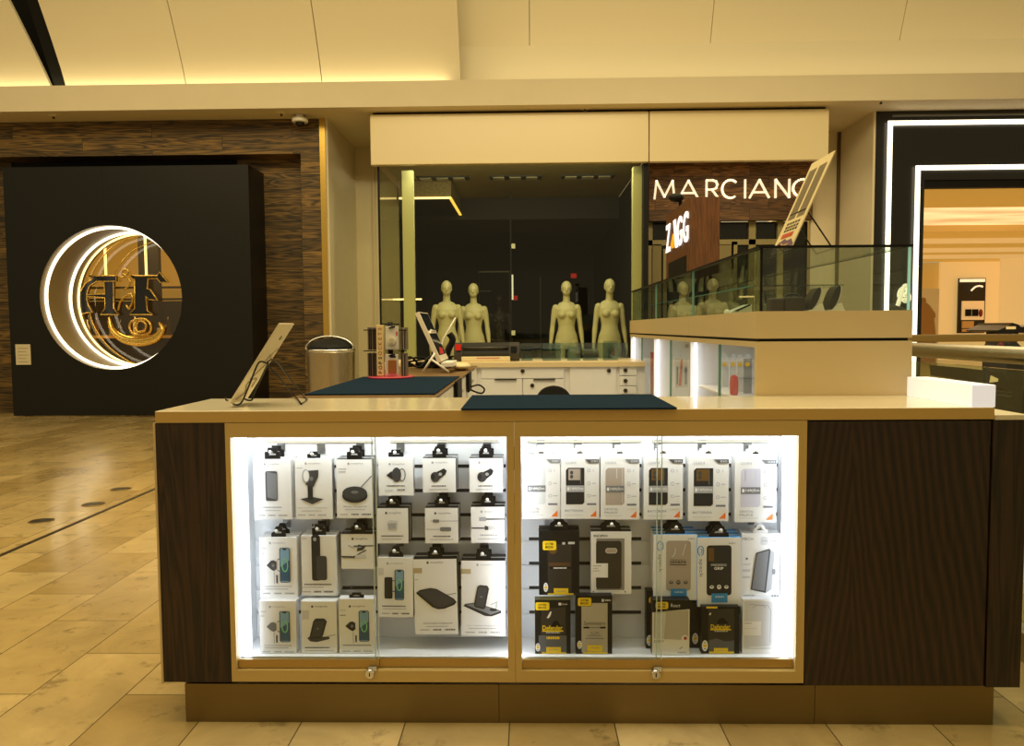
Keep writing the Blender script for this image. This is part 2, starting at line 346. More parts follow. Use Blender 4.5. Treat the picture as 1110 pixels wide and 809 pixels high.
for a, b in segs:
    for k in range(nst):
        t0, t1 = k / nst, (k + 1) / nst
        f = lambda t: (Y0 + (Y1 - Y0) * t ** 1.15, Zl0 + (Zl1 - Zl0) * t)
        (ya, za), (yb, zb_) = f(t0), f(t1)
        ea = lambda x, t: x + (slot_dx.get(x, 0) * t)
        A0, A1, B0, B1 = ea(a, t0) + g, ea(a, t1) + g, ea(b, t0) - g, ea(b, t1) - g
        V_ = [(A0, ya, za), (B0, ya, za), (B0, ya + .06, za), (A0, ya + .06, za), (A1, yb, zb_), (B1, yb, zb_), (B1, yb + .06, zb_), (A1, yb + .06, zb_)]
        m.add(V_, [(0, 1, 5, 4), (1, 2, 6, 5), (2, 3, 7, 6), (3, 0, 4, 7)] + ([(0, 3, 2, 1)] if k == 0 else []) + ([(4, 5, 6, 7)] if k == nst - 1 else []), ceilm)
struct('ceiling', m)
m = MB(); xs2 = [X(p, 10.3, 46) for p in (480, 574, 770, 975, 1250, 1500)]; zr = Z(800, 46, 10.3)
m.box(xs2[0], 10.3, zt - .2, xs2[-1], 10.36, zr, ceilm)
for a, b in zip(xs2[:-1], xs2[1:]): slope(a + .004, b - .004, 10.3, zr, 9.75, 6.1, .05, ceilm)
struct('ceiling_right', m)
m = MB(); m.box(-14, 10.9, zt - .2, 13, 10.95, 6.6, jet); struct('wall_upper', m)
m = MB(); m.box(xs[2] + .01, 10.12, zt - .1, xs[3] - .01, 10.28, 4.45, jet); m.prism([(xs[2], Y0 + .06, Zl0), (xs[2], Y1 + .06, Zl1), (xs[2], Y1 + .2, Zl1), (xs[2], Y0 + .2, Zl0)], (xs[3] - xs[2], 0, 0), jet); m.box(xs[2] - 1.2, 10.3, zt - .1, xs[3] + .3, 10.32, 6.2, jet); struct('trim_3', m)
# sprinkler heads in the soffit
for px, py, lab in ((58, 125.5, 'tiny sprinkler rosette in the soffit above the dark plank wall, far left'), (305, 122.5, 'tiny sprinkler rosette in the soffit beside the dome camera'), (634, 117.5, 'tiny sprinkler rosette in the soffit above the pale shop fascia'), (955, 109.5, 'tiny sprinkler rosette in the soffit above the black shopfront corner')):
    c = PZ(px, py, zb); t = thing('sprinkler', lab, 'sprinkler', c, 'sprinkler rosettes in the soffit')
    m = MB(); m.lathe([(.05, -.012), (.058, -.004), (.06, 0)], c, plaster, 20); m.build('rosette', t)
    m = MB(); m.lathe([(.012, -.04), (.02, -.035), (.008, -.012)], c, darkmet, 12); m.build('sprinkler_head', t)
c = PZ(325, 124.5, zb); t = thing('dome_camera', 'small white dome security camera hanging under the soffit', 'camera', c)
m = MB(); m.cyl(c, c + Vector((0, 0, -.04)), .05, white); m.build('mount', t)
m = MB(); m.lathe([(.09, -.1), (.105, -.09), (.105, -.05), (.06, -.035)], c, white); m.build('housing', t)
m = MB(); m.ell(c + Vector((0, 0, -.1)), .06, .06, .055, mat('black glass dome', '#0b0b0d', .08)); m.build('lens_dome', t)
# ------------------------------------------------------------------ left plank wall
pz1_ = Z(140, 180, YB)
xe = X(351, YW); zh = Z(200, 168, YW)
m = MB(); m.box(-13, YW, zh, xe, YW + .35, zb, plankwood); m.box(X(330, YW), YW, 0, xe, YW + .35, zh, plankwood)
m.box(X(262, 10.75), 10.75, 0, X(335, 10.75), 10.8, zh + .1, plankwood); m.box(-13, 10.75, 0, X(20, 10.75), 10.8, zh + .1, plankwood); struct('wall_left', m)
m = MB(); m.box(-13, 10.76, pz1_ - .3, X(335, 10.75), 10.82, zh + .2, jet); struct('trim_12', m)
m = MB(); m.box(xe, YW - .02, 0, X(357, YW), YW + .3, zb, gold); struct('trim_4', m)
m = MB(); m.box(X(330, YW), YW - .02, 0, xe, YW, .14, jet); m.box(X(270, 10.72), 10.72, 0, X(331, 10.72), 10.75, .14, jet); struct('baseboard_left', m)
# black portal panel with round opening
xa, xb = X(8, YB, 300), X(272, YB, 300); pz0, pz1 = .02, Z(140, 180, YB)
pc = P(120, 323, YB); pr = 78.5 / FPX * YB; YT = 11.12
t = thing('portal_panel', 'large black panel with a round lit opening on the dark plank wall', 'wall panel', ((xa + xb) / 2, YB, 0))
n = 96; V = []; F = []
for k in range(n):
    a = 2 * PI * k / n; dx, dz = math.cos(a), math.sin(a)
    V.append((pc.x + pr * dx, YB, pc.z + pr * dz))
    s_ = min(((xb - pc.x) if dx > 0 else (pc.x - xa)) / max(1e-6, abs(dx)), ((pz1 - pc.z) if dz > 0 else (pc.z - pz0)) / max(1e-6, abs(dz)))
    V.append((pc.x + s_ * dx, YB, pc.z + s_ * dz))
for k in range(n):
    j = (k + 1) % n; F.append((2 * k, 2 * k + 1, 2 * j + 1, 2 * j))
m = MB(); m.add(V, F, black)
for (cx_, cz_) in ((xa, pz0), (xb, pz0), (xa, pz1), (xb, pz1)):   # corner fillers
    ks = sorted(range(n), key=lambda k: (V[2 * k + 1][0] - cx_) ** 2 + (V[2 * k + 1][2] - cz_) ** 2)
    ang = math.atan2(cz_ - pc.z, cx_ - pc.x) % (2 * PI); k0 = int(ang / (2 * PI) * n) % n; k1 = (k0 + 1) % n
    m.add([V[2 * k0 + 1], V[2 * k1 + 1], (cx_, YB, cz_)], [(0, 1, 2)], black)
m.add([(xa, YB, pz0), (xb, YB, pz0), (xb, YB, pz1), (xa, YB, pz1), (xa, 10.85, pz0), (xb, 10.85, pz0), (xb, 10.85, pz1), (xa, 10.85, pz1)], [(1, 5, 6, 2), (3, 2, 6, 7), (0, 3, 7, 4)], black)
m.box(X(116, YB - .002), YB - .002, pz0, X(116.6, YB - .002), YB, pc.z + pr * .98, jet) if False else None
m.build('panel_board', t)
m = MB(); m.box(X(116.0, YB), YB - .0015, pc.z + pr * 1.001, X(116.7, YB), YB, pz1, mat('seam', '#050505', .8)); m.build('panel_seam', t)
tun = mat('portal lining', '#7d6c42', .4)
m = MB(); V = []; F = []
for k in range(n):
    a = 2 * PI * k / n
    for yy in (YB, YT): V.append((pc.x + pr * math.cos(a), yy, pc.z + pr * math.sin(a)))
for k in range(n): j = (k + 1) % n; F.append((2 * k, 2 * j, 2 * j + 1, 2 * k + 1))
m.add(V, F, tun, True); m.build('lining', t)
def ring(yy, r, tr, mm, name, par):
    m = MB(); m.tube([(pc.x + r * math.cos(2 * PI * k / 96), yy, pc.z + r * math.sin(2 * PI * k / 96)) for k in range(96)], tr, mm, 8, True); return m.build(name, par)
ring(YB + .12, pr - .012, .022, ledw, 'light_ring', t); ring(YT - .3, pr - .012, .02, ledw, 'light_ring', t); ring(YT - .1, pr - .01, .014, ledwarm, 'light_ring', t)
m = MB(); V = [(pc.x + (pr - .002) * math.cos(2 * PI * k / 96), YT, pc.z + (pr - .002) * math.sin(2 * PI * k / 96)) for k in range(96)]; m.poly(V, glass('portal glass', '#efe6cc', 1.2, base=.03)); m.build('glass_disc', t)
# emblem on the glass: two blackletter initials with golden scrolls
def E(x, y): return P(30 + x * 180 / 809, 230 + y * 180 / 809, YT - .03)
def Efl(pts): return [E(*p) for p in pts]
ink = mat('emblem ink', '#15161c', .25); t2 = thing('emblem', 'gilded blackletter initials with golden scrolls mounted in the round opening', 'emblem', E(500, 640))
lf_ = [(285, 312), (445, 312), (425, 340), (425, 470), (455, 500), (370, 500), (388, 470), (388, 415), (300, 408), (300, 400), (388, 400), (388, 345), (360, 335), (320, 350), (298, 400), (300, 440), (325, 480), (260, 500), (235, 470), (230, 440), (250, 440), (245, 400), (270, 350), (310, 330)]
rt = [(510, 312), (640, 312), (650, 295), (690, 342), (655, 345), (640, 325), (595, 325), (590, 375), (605, 378), (640, 430), (600, 428), (585, 410), (590, 480), (615, 500), (505, 500), (530, 470), (530, 330)]
bowl = [(440, 312), (300, 312), (330, 322), (290, 350), (270, 385), (232, 400), (250, 425), (228, 440), (235, 470), (262, 500), (300, 490), (325, 490), (305, 455), (298, 425), (300, 390), (312, 360), (345, 338), (385, 338), (440, 338)]
stem = [(382, 338), (428, 338), (428, 470), (452, 500), (365, 500), (386, 470), (386, 418), (300, 414), (300, 402), (386, 400)]
for poly_, nm in ((bowl, 'initial'), (stem, 'initial'), (rt, 'initial')):
    m = MB(); m.prism(Efl(poly_), (0, -.05, 0), ink); a = m.build(nm, t2)
    m = MB(); m.tube([p + Vector((0, -.05, 0)) for p in Efl(poly_)], .011, gold, 6, True); m.build('gilt_outline', a)
m = MB()
m.tube(bez([E(395, 510), E(410, 570), E(460, 615), E(540, 632), (E(620, 615)), E(655, 570), E(640, 540)]), [.014 + .055 * math.sin(PI * i / 60) for i in range(61)], gold, 8)
m.tube(bez([E(495, 560), E(510, 590), E(545, 600), E(590, 590), E(600, 560), E(585, 530), E(545, 522), E(505, 535), E(495, 560)]), .018, gold, 8)
m.tube(bez([E(520, 560), E(540, 585), E(570, 575), E(575, 545), E(545, 530), E(520, 560)]), .018, gold, 8)
m.tube(bez([E(440, 480), E(455, 430), E(500, 400), E(512, 430), E(495, 470), E(480, 455)]), .016, gold, 8)
m.tube(bez([E(470, 380), E(500, 345), E(485, 315), E(460, 300), E(470, 280), E(490, 290), E(480, 310), E(455, 320), E(450, 340)]), .013, gold, 8)
m.build('scroll', t2)
m = MB(); m.tube(bez([E(560, 110), E(440, 150), E(350, 240), E(300, 360), E(310, 520), E(380, 640), E(480, 720), E(545, 750)], 8), .008, gold, 6); m.tube(bez([E(610, 145), E(510, 190), E(440, 270), E(400, 380)], 8), .005, gold, 6); m.build('wire_ring', t2)
# notice on the panel
m = MB(); nq = [P(16.5, 373.5, YB - .012), P(32.5, 373.5, YB - .012), P(32.5, 395.5, YB - .012), P(16.5, 395.5, YB - .012)]
m.box(nq[0].x, YB - .012, nq[2].z, nq[1].x, YB - .002, nq[0].z, mat('paper', '#cfc4a6', .7))
for k in range(5): m.box(nq[0].x + .03, YB - .0135, nq[0].z - .05 - .045 * k, nq[1].x - .03 - .03 * (k % 2), YB - .012, nq[0].z - .057 - .045 * k, mat('grey print', '#8a8270', .8))
tag(m.build('notice'), 'small white paper notice at the left edge of the black panel', 'notice')
# bar seen through the round opening
gwall = mat('amber wall', '#8a6a34', .6, emit=.55, ecol='#c0923c'); gceil = mat('amber ceiling', '#a5834a', .6, emit=.7, ecol='#d8ae5c')  # glow put into wall and ceiling colours to brighten the bar
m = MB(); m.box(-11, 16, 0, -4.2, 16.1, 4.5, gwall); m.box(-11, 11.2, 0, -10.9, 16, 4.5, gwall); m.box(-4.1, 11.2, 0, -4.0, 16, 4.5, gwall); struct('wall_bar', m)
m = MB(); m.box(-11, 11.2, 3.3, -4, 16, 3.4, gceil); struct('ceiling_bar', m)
dk = mat('dark bar wood', '#20160c', .4)
t = thing('bar_counter', 'dark bar counter seen through the round opening', 'counter', (-7.3, 14, 0))
m = MB(); m.box(-9.5, 13.7, 0, -5.2, 14.3, 1.02, dk); m.build('counter_body', t); m = MB(); m.box(-9.6, 13.6, 1.02, -5.1, 14.4, 1.07, mat('amber worktop', '#c09a55', .25)); m.build('counter_top', t)
t = thing('back_bar_shelf', 'dark shelf unit on the rear wall of the bar behind the round opening', 'shelf', (-7.3, 15.7, 0))
m = MB(); m.box(-9.6, 15.5, 0, -5, 15.95, 1.75, dk); m.build('cabinet', t)
for zz in (1.78, 2.02):
    m = MB(); m.box(-9.6, 15.55, zz, -5, 15.9, zz + .03, dk); m.build('shelf_board', t)
m = MB(); m.box(-6.7, 13.2, 1.2, -6.35, 13.3, 3.3, dk); tag(m.build('column'), 'dark square column inside the bar behind the gilded emblem', 'column')
bt = [mat('bottle %d' % i, c, .15) for i, c in enumerate(('#3a2a10', '#d8c9a0', '#5a3a14', '#8a8a80'))]
for k in range(9):
    bx = -8.3 + k * .22 + .05 * (k % 2); h = .24 + .05 * (k % 3)
    m = MB(); m.lathe([(.035, 0), (.04, .01), (.04, h * .6), (.014, h * .78), (.014, h)], (bx, 13.9, 1.07), bt[k % 4], 12)
    tag(m.build('bottle'), 'small bottle standing on the bar counter behind the round opening', 'bottle', 'bottles on the bar counter')
for k, px in enumerate((113, 157)):
    a = P(px, 250, 12.4); m = MB(); m.cyl((a.x, 12.4, 1.9), (a.x, 12.4, 3.3), .02, ledwarm, 8)
    tag(m.build('hanging_rod'), ('left' if k == 0 else 'right') + ' glowing vertical rod hanging behind the emblem', 'lamp', 'glowing rods in the bar')
# ------------------------------------------------------------------ recess walls, fascia
xr = X(357, YW)
m = MB(); m.box(xr, YW, 0, xr + .03, YK, zb, plaster); m.box(xr, YK, 0, X(434, YK), YK + .05, zb, plaster); struct('wall_recess_left', m)
xR = X(945, YW); YR = 11.5
m = MB(); m.box(xR - .03, YW, 0, xR, YR, zb, plaster); m.box(X(877, YR), YR, 0, xR, YR + .05, zb, plaster); struct('wall_recess_right', m)
m = MB(); a = P(908.5, 250, YR - .02); m.box(a.x - .03, YR - .04, 0, a.x + .03, YR - .001, Z(908, 138, YR), mat('dark corner post', '#5a4a2c', .5)); struct('trim_5', m)
m = MB(); m.box(xr + .3, YK - .03, 0, xr + .33, YK, Z(395, 150, YK), plaster); struct('trim_6', m)
YF = 10.12; fx0, fx1 = X(405, YF), X(895, YF); fz0, fz1 = Z(650, 176, YF), zb - .035; fj = X(703, YF)
t = thing('shop_fascia', 'long pale lacquered fascia board above the dark shop window', 'fascia', ((fx0 + fx1) / 2, YF, fz0))
lac = mat('pale lacquer', '#e2d3aa', .3)
for a, b in ((fx0, fj - .006), (fj + .006, fx1)):
    m = MB(); m.box(a, YF, fz0, b, YF + .1, fz1, lac, .008); m.build('fascia_panel', t)
m = MB(); m.box(fx0 + .03, YF + .05, fz1, fx1 - .03, YF + .3, zb - .001, jet); m.build('shadow_gap', t)
# shop window
YG = 10.24; gx0, gx1 = X(413, YG), X(698, YG)
m = MB(); m.add([(gx0, YG, 0), (gx1, YG, 0), (gx1, YG, fz0), (gx0, YG, fz0)], [(0, 1, 2, 3)], gldark); m.add([(gx0, YG, 0), (gx0, YK, 0), (gx0, YK, fz0), (gx0, YG, fz0)], [(0, 1, 2, 3)], gldark); struct('window_1', m)
m = MB(); pil = mat('pale green post', '#cfcf9c', .5)
m.box(X(438, 10.5), 10.5, 0, X(450, 10.5), 10.6, fz0, pil); struct('trim_7', m)
m = MB(); m.box(X(686, 10.4), 10.4, 0, X(697, 10.4), 10.55, fz0, pil); struct('trim_8', m)
m = MB(); m.box(gx0 - .012, YG - .012, 0, gx0 + .012, YG + .012, fz0, jet); m.box(X(697.2, YG), YG - .02, 0, X(702, YG), YG + .3, fz0, jet)
m.box(X(553.5, 12.3), 12.3, 0, X(555, 12.3), 12.33, fz0, jet); struct('trim_9', m)
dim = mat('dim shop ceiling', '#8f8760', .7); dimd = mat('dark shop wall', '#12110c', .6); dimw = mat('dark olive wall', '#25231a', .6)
gxx = gx1 + .05
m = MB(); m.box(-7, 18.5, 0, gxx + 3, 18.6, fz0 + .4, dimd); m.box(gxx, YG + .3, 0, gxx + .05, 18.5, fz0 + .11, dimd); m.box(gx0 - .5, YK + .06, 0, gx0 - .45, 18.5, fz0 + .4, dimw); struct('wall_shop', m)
m = MB(); m.box(gx0, YG + .05, fz0 + .12, gxx, 13.5, fz0 + .18, dim); m.box(-3, 13.5, fz0 - .25, gxx, 18.5, fz0 - .2, mat('deep shop ceiling', '#3f3a28', .7)); m.box(gx0, 13.48, fz0 - .25, gxx, 13.5, fz0 + .18, dimd); struct('ceiling_shop', m)  # lighter near, darker deep: the ceiling glow is put into these colours
slot = mat('light slot', '#8b8460', .5, emit=.1)
for k, (a, b) in enumerate(((452, 508), (531, 587), (609, 666))):
    p = P(a, 184, 11.6); q = P(b, 184, 11.6); t = thing('recessed_light', ('left', 'middle', 'right')[k] + ' unlit slot light in the shop window ceiling', 'light', ((p.x + q.x) / 2, 11.6, fz0 + .1), 'unlit slot lights')
    m = MB(); m.box(p.x, 11.5, fz0 + .1, q.x, 11.75, fz0 + .12, dimd); m.build('trough', t)
    for j in range(3):
        x0 = p.x + (q.x - p.x) * (.06 + .32 * j); m = MB(); m.box(x0, 11.53, fz0 + .085, x0 + (q.x - p.x) * .22, 11.72, fz0 + .11, slot); m.build('lamp', t)
# glowing dropped canopy in the shop
ca = P(489, 215.5, 11.75); t = thing('dropped_canopy', 'dropped ceiling canopy with a golden light edge inside the shop window', 'canopy', (ca.x - .7, 12.5, ca.z))
lace = mat('lace texture', '#7a6c42', .7, noise=.8, nscale=28)
m = MB(); m.box(gx0 + .02, 11.75, ca.z + .02, ca.x, 16.3, ca.z + .4, lace, fm={'bottom': dimd}); m.build('canopy_body', t)
m = MB(); m.box(gx0 + .02, 11.73, ca.z, ca.x, 11.76, ca.z + .025, ledwarm); m.build('edge_light', t); m = MB(); m.box(ca.x - .03, 11.73, ca.z, ca.x + .01, 16.3, ca.z + .02, mat('gold glow', '#e0b040', .5, emit=1.6, ecol='#f0c050')); m.build('edge_light', t)
# items deep in the dark shop
redm = mat('red light', '#c01414', .4, emit=.5)
for px, py, w, lab in ((622, 299, 6, 'small red exit light high in the dark shop, right of centre'), (559, 323, 4, 'small red light low in the dark shop beside the bright slit')):
    p = P(px, py, 16); m = MB(); m.box(p.x - w / 2 / FPX * 16, 16, p.z - .045, p.x + w / 2 / FPX * 16, 16.05, p.z + .045, redm); tag(m.build('exit_light'), lab, 'exit light')
glow = mat('pale slit', '#e8e4c0', .5, emit=.9)
t = thing('rear_door', 'dark rear glass door with thin pale edges inside the shop', 'door', (X(560, 14), 14, 0))
edge = mat('dim metal edge', '#4a4a40', .3, .6)
for (a, b, c_, d) in ((519, 295, 520, 390), (519, 294, 552, 295.2), (585.5, 300, 586.6, 390), (552, 296, 553, 390), (519, 315, 532, 316)):
    p = P(a, b, 14); q = P(c_, d, 14); m = MB(); m.box(p.x, 14, q.z, q.x, 14.03, p.z, edge); m.build('frame_bar', t)
m = MB(); p = P(553.5, 298, 14); q = P(556.5, 325, 14); m.box(p.x, 13.98, q.z, q.x, 14, p.z, glow); m.build('lit_slit', t)
for py in (267, 361):
    m = MB(); p = P(554.5, py - 2.5, 12.29); q = P(558.5, py + 2.5, 12.29); m.box(p.x, 12.26, q.z, q.x, 12.3, p.z, mat('pale clamp', '#d8d6b0', .4, emit=.15)); tag(m.build('glass_clamp'), ('upper' if py < 300 else 'lower') + ' square pale clamp on the middle joint of the shop window', 'clamp')
for k, (px, py) in enumerate(((613, 372), (617, 371))):
    p = P(px, 378, 13); m = MB(); m.lathe([(.03, 0), (.03, .14), (.012, .19), (.012, .24)], p, mat('pale bottle', '#a0b0b0', .2), 12); tag(m.build('bottle'), 'dim pale bottle standing in the dark shop left of the third mannequin', 'bottle', 'dim bottles in the dark shop')
p = P(615, 378.5, 13); m = MB(); m.box(p.x - .5, 12.8, 0, p.x + .4, 13.3, p.z, dimd); tag(m.build('display_table'), 'dark display table deep in the shop under the dim bottles', 'table')
p = P(450, 325, 12.6); 
for k, (px0, px1, py) in enumerate(((426, 457, 325.5),)):
    a = P(px0, py, 11.5); b = P(px1, py, 11.5); m = MB(); m.box(a.x, 11.5, a.z, b.x, 11.52, a.z + .022, ledwarm); tag(m.build('light_bar'), 'glowing horizontal light bar at the left of the shop window', 'light')
# ------------------------------------------------------------------ shop entrance with lettering
YM = 11.42; wz = Z(790, 239, YM); mx0, mx1 = X(703, YM), X(879, YM)
m = MB(); m.box(mx0, YM, wz, mx1, YM + .1, fz0 + .3, signwood); struct('wall_sign', m)
lt = mat('lit letter', '#fff6df', .4, emit=.75, ecol='#ffedc8'); t = thing('shop_lettering', 'illuminated row of white capital letters on the brown wood wall', 'sign', (X(795, YM), YM, Z(795, 216, YM)))
zl0, zl1 = Z(795, 214.5, YM - .05), Z(795, 195, YM - .05); hh = zl1 - zl0; th = .027
def stroke(mb, pts, w, y, d, mm, closed=False):
    """flat stroke lettering: each segment a thin bar, round joints"""
    for a, b in zip(pts[:-1], pts[1:]):
        a = Vector((a[0], 0, a[1])); b = Vector((b[0], 0, b[1])); dv = (b - a).normalized(); nv = Vector((-dv.z, 0, dv.x)) * w / 2; e = dv * w * .25
        q = [a + nv - e, b + nv + e, b - nv + e, a - nv - e]; mb.prism([(p.x, y, p.z) for p in q], (0, d, 0), mm)
lp = {'M': (709, 732), 'A': (736, 757), 'R': (765, 779), 'C': (783, 801), 'I': (807, 809), 'A2': (813, 834), 'N': (840, 857), 'O': (860, 882)}
for k, (a, b) in lp.items():
    x0 = X(a, YM - .05, 205); x1 = X(b, YM - .05, 205); mb = MB(); w = x1 - x0
    U = lambda u, v: (x0 + u * w, zl0 + v * hh)
    c = k[0]
    if c == 'M': S_ = [[U(.03, 0), U(.12, 1), U(.5, .1), U(.88, 1), U(.97, 0)]]
    if c == 'A': S_ = [[U(0, 0), U(.5, 1), U(1, 0)], [U(.2, .3), U(.8, .3)]]
    if c == 'R': S_ = [[U(.08, 0), U(.08, 1), U(.55, 1), U(.82, .93), U(.92, .75), U(.82, .55), U(.55, .48), U(.08, .48)], [U(.5, .48), U(1, 0)]]
    if c == 'C': S_ = [[U(.5 + .5 * math.cos(t_), .5 + .5 * math.sin(t_)) for t_ in [math.radians(x_) for x_ in range(48, 318, 15)]]]
    if c == 'I': S_ = [[U(.5, 0), U(.5, 1)]]
    if c == 'N': S_ = [[U(.06, 0), U(.06, 1), U(.94, 0), U(.94, 1)]]
    if c == 'O': S_ = [[U(.5 + .5 * math.cos(t_), .5 + .5 * math.sin(t_)) for t_ in [math.radians(x_) for x_ in range(0, 361, 15)]]]
    for s_ in S_: stroke(mb, s_, th, YM - .05, .035, lt)
    mb.build('letter_' + c.lower(), t)
# dark glazed entrance below the lettering
t = thing('shop_entrance', 'dark glazed double entrance with olive frames under the lettering', 'door', ((mx0 + mx1) / 2, YM + .05, 0))
olive = mat('olive frame', '#8c8055', .5); pane = mat('dark entrance pane', '#0d0c08', .15)
m = MB(); m.box(mx0, YM + .2, 0, mx1, YM + .22, wz, pane); m.build('dark_pane', t)
def ob(name, x0, y0, x1, y1, mm, d=.06):
    a = P(x0, y0, YM + .14); b = P(x1, y1, YM + .14); m = MB(); m.box(a.x, YM + .14, max(0, b.z), b.x, YM + .14 + d, a.z, mm); m.build(name, t)
ob('transom_bar', 703, 260.5, 845, 265, olive); ob('frame_post', 703, 238, 706.5, 500, olive); ob('frame_post', 812, 238, 816.5, 500, olive); ob('frame_post', 843, 238, 846, 500, olive); ob('frame_post', 719, 270, 722, 500, olive)
ob('door_panel', 706.5, 265, 716, 500, mat('olive panel', '#7d7148', .6)); ob('door_panel', 780, 265, 793, 500, mat('olive panel', '#7d7148', .6)); ob('frame_post', 793, 262, 797, 500, olive)
# ------------------------------------------------------------------ black shopfront on the right
ox = X(1001, YW, 250); oz = Z(1030, 195, YW)
blk = mat('black gloss cladding', '#0d0b08', .3)
m = MB(); m.box(xR, YW, 0, ox, YW + .5, zb, blk); m.box(ox, YW, oz, 12, YW + .5, zb, blk); struct('wall_right', m)
m = MB(); m.box(ox - .002, YW + .02, oz - .1, 12, YW + .12, oz, jet); struct('trim_10', m)
for nm, px, py, lab in (('outer', 963, 132.5, 'outer white light strip outlining the black shopfront'), ('inner', 994, 181.5, 'inner white light strip around the opening of the black shopfront')):
    x0 = X(px - 2.4, YW - .05, 250); x1 = X(px + 2.4, YW - .05, 250); z1 = Z(1030, py - 2.4, YW - .05); z0 = Z(1030, py + 2.4, YW - .05)
    t = thing('strip_light', lab, 'light', (x0, YW - .04, 0), 'light strips of the black shopfront')
    m = MB(); m.box(x0, YW - .05, 0, x1, YW - .032, z1, ledw); m.build('upright_strip', t); m = MB(); m.box(x1, YW - .05, z0, 12, YW - .032, z1, ledw); m.build('top_strip', t)
m = MB(); zz = Z(1030, 126, YW); m.box(X(962, YW), YW - .03, zz, 12, YW, zz + .02, mat('grey bead', '#6a6a62', .4)); struct('trim_11', m)
def B(x, y): return P(960 + x * 150 / 714, 300 + y * 170 / 809, YW - .05)
m = MB(); m.tube(bez([B(62, 150), B(75, 110), B(88, 70), B(100, 48), B(114, 55), B(112, 85), B(95, 95), B(116, 92), B(118, 118), B(100, 126), B(92, 112)]), .03, lt, 8)
m.tube(bez([B(66, 96), B(72, 74), B(84, 62), B(80, 90), B(70, 104), B(66, 96)]), .022, lt, 8)
tag(m.build('script_sign'), 'white curly script letter sign on the black shopfront wall', 'sign')
# interior of the right shop
wst = mat('self-lit amber plaster', '#e0c48c', .7, emit=.5, ecol='#e6c47e'); wst2 = mat('self-lit amber plaster deep', '#c7a35c', .7, emit=.34, ecol='#d0a650'); wceil = mat('self-lit warm ceiling', '#c9a050', .7, emit=.45, ecol='#d2a648')  # emission put into plaster and ceiling brightens the far room
def cove():
    m = mat('lit cove', '#ffdca0', .6, emit=1.0, ecol='#ffdca0'); nt = m.node_tree; b = nt.nodes['Principled BSDF']
    tc = nt.nodes.new('ShaderNodeTexCoord'); mp = nt.nodes.new('ShaderNodeMapping'); mp.inputs['Scale'].default_value = (.35, 1.2, 1); n = nt.nodes.new('ShaderNodeTexNoise'); n.inputs['Scale'].default_value = 1.5
    r = nt.nodes.new('ShaderNodeMapRange'); r.inputs[1].default_value = .35; r.inputs[2].default_value = .65; r.inputs[3].default_value = .45; r.inputs[4].default_value = 1.05
    nt.links.new(tc.outputs['Object'], mp.inputs[0]); nt.links.new(mp.outputs[0], n.inputs['Vector']); nt.links.new(n.outputs['Fac'], r.inputs[0]); nt.links.new(r.outputs[0], b.inputs['Emission Strength']); return m
zc = 3.25; YE = 26
def Yz(py, z, px=1050): return PZ(px, py, z).y
ya, yb = Yz(225, zc), Yz(245, zc)
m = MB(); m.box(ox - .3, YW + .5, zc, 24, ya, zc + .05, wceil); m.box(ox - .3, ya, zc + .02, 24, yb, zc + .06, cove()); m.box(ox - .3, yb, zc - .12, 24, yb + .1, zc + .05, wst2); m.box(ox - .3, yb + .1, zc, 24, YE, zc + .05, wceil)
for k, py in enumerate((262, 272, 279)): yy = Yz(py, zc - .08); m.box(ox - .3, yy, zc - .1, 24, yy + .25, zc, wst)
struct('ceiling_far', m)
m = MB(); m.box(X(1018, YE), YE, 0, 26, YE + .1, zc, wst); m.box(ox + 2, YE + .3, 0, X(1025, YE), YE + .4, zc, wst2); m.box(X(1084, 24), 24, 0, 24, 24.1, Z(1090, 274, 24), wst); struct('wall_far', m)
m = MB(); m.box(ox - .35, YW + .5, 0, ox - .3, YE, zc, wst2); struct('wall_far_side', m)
a = P(1001, 313, 24); b = P(1017, 360, 24); m = MB(); m.box(a.x - .5, 24, 0, b.x, 24.03, a.z, mat('pale frosted panel', '#c5b17a', .4, emit=.15)); tag(m.build('glass_partition'), 'pale frosted partition at the left of the far shop opening', 'partition')
sil = [(146, 345), (160, 330), (182, 335), (192, 360), (190, 385), (225, 410), (265, 465), (290, 500), (295, 540), (280, 560), (295, 720), (298, 1060), (136, 1060), (140, 720), (140, 420), (155, 390), (146, 365)]
m = MB(); m.prism([P(985 + x * 90 / 910, 290 + y * 80 / 809, 23.9) for x, y in sil], (0, .05, 0), mat('bronze figure board', '#8d662c', .6, emit=.1)); tag(m.build('figure_cutout'), 'brown figure-shaped cutout in front of the pale partition in the far shop', 'cutout')
def FN(x, y, Y=25.9): return P(985 + x * 90 / 910, 290 + y * 80 / 809, Y)
t = thing('wall_niche', 'dark display niche with a lit header and small framed squares on the far amber wall', 'display niche', FN(670, 720))
def nb(name, x0, y0, x1, y1, mm, d=.05, Y=25.9):
    a = FN(x0, y0, Y); b = FN(x1, y1, Y); m = MB(); m.box(a.x, Y - d, b.z, b.x, Y, a.z, mm); m.build(name, t)
nb('niche_back', 540, 120, 820, 720, mat('niche black', '#17110a', .5)); nb('lit_header', 550, 130, 815, 160, lt, .12); nb('shelf_panel', 570, 370, 805, 575, mat('niche cream', '#e8c98c', .6, emit=.4), .1)
for x in (600, 675): nb('small_frame', x, 460, x + 58, 535, jet, .16)
nb('wood_drawer', 570, 590, 690, 665, mat('niche wood', '#b98a45', .5, emit=.25), .12); nb('wood_drawer', 570, 675, 690, 705, mat('niche wood', '#b98a45', .5, emit=.25), .12)
m = MB(); m.tube(bez([FN(685, 255, 25.75), FN(730, 215, 25.75), FN(775, 203, 25.75), FN(812, 212, 25.75)]), .03, lt, 6); m.build('arched_lamp', t)
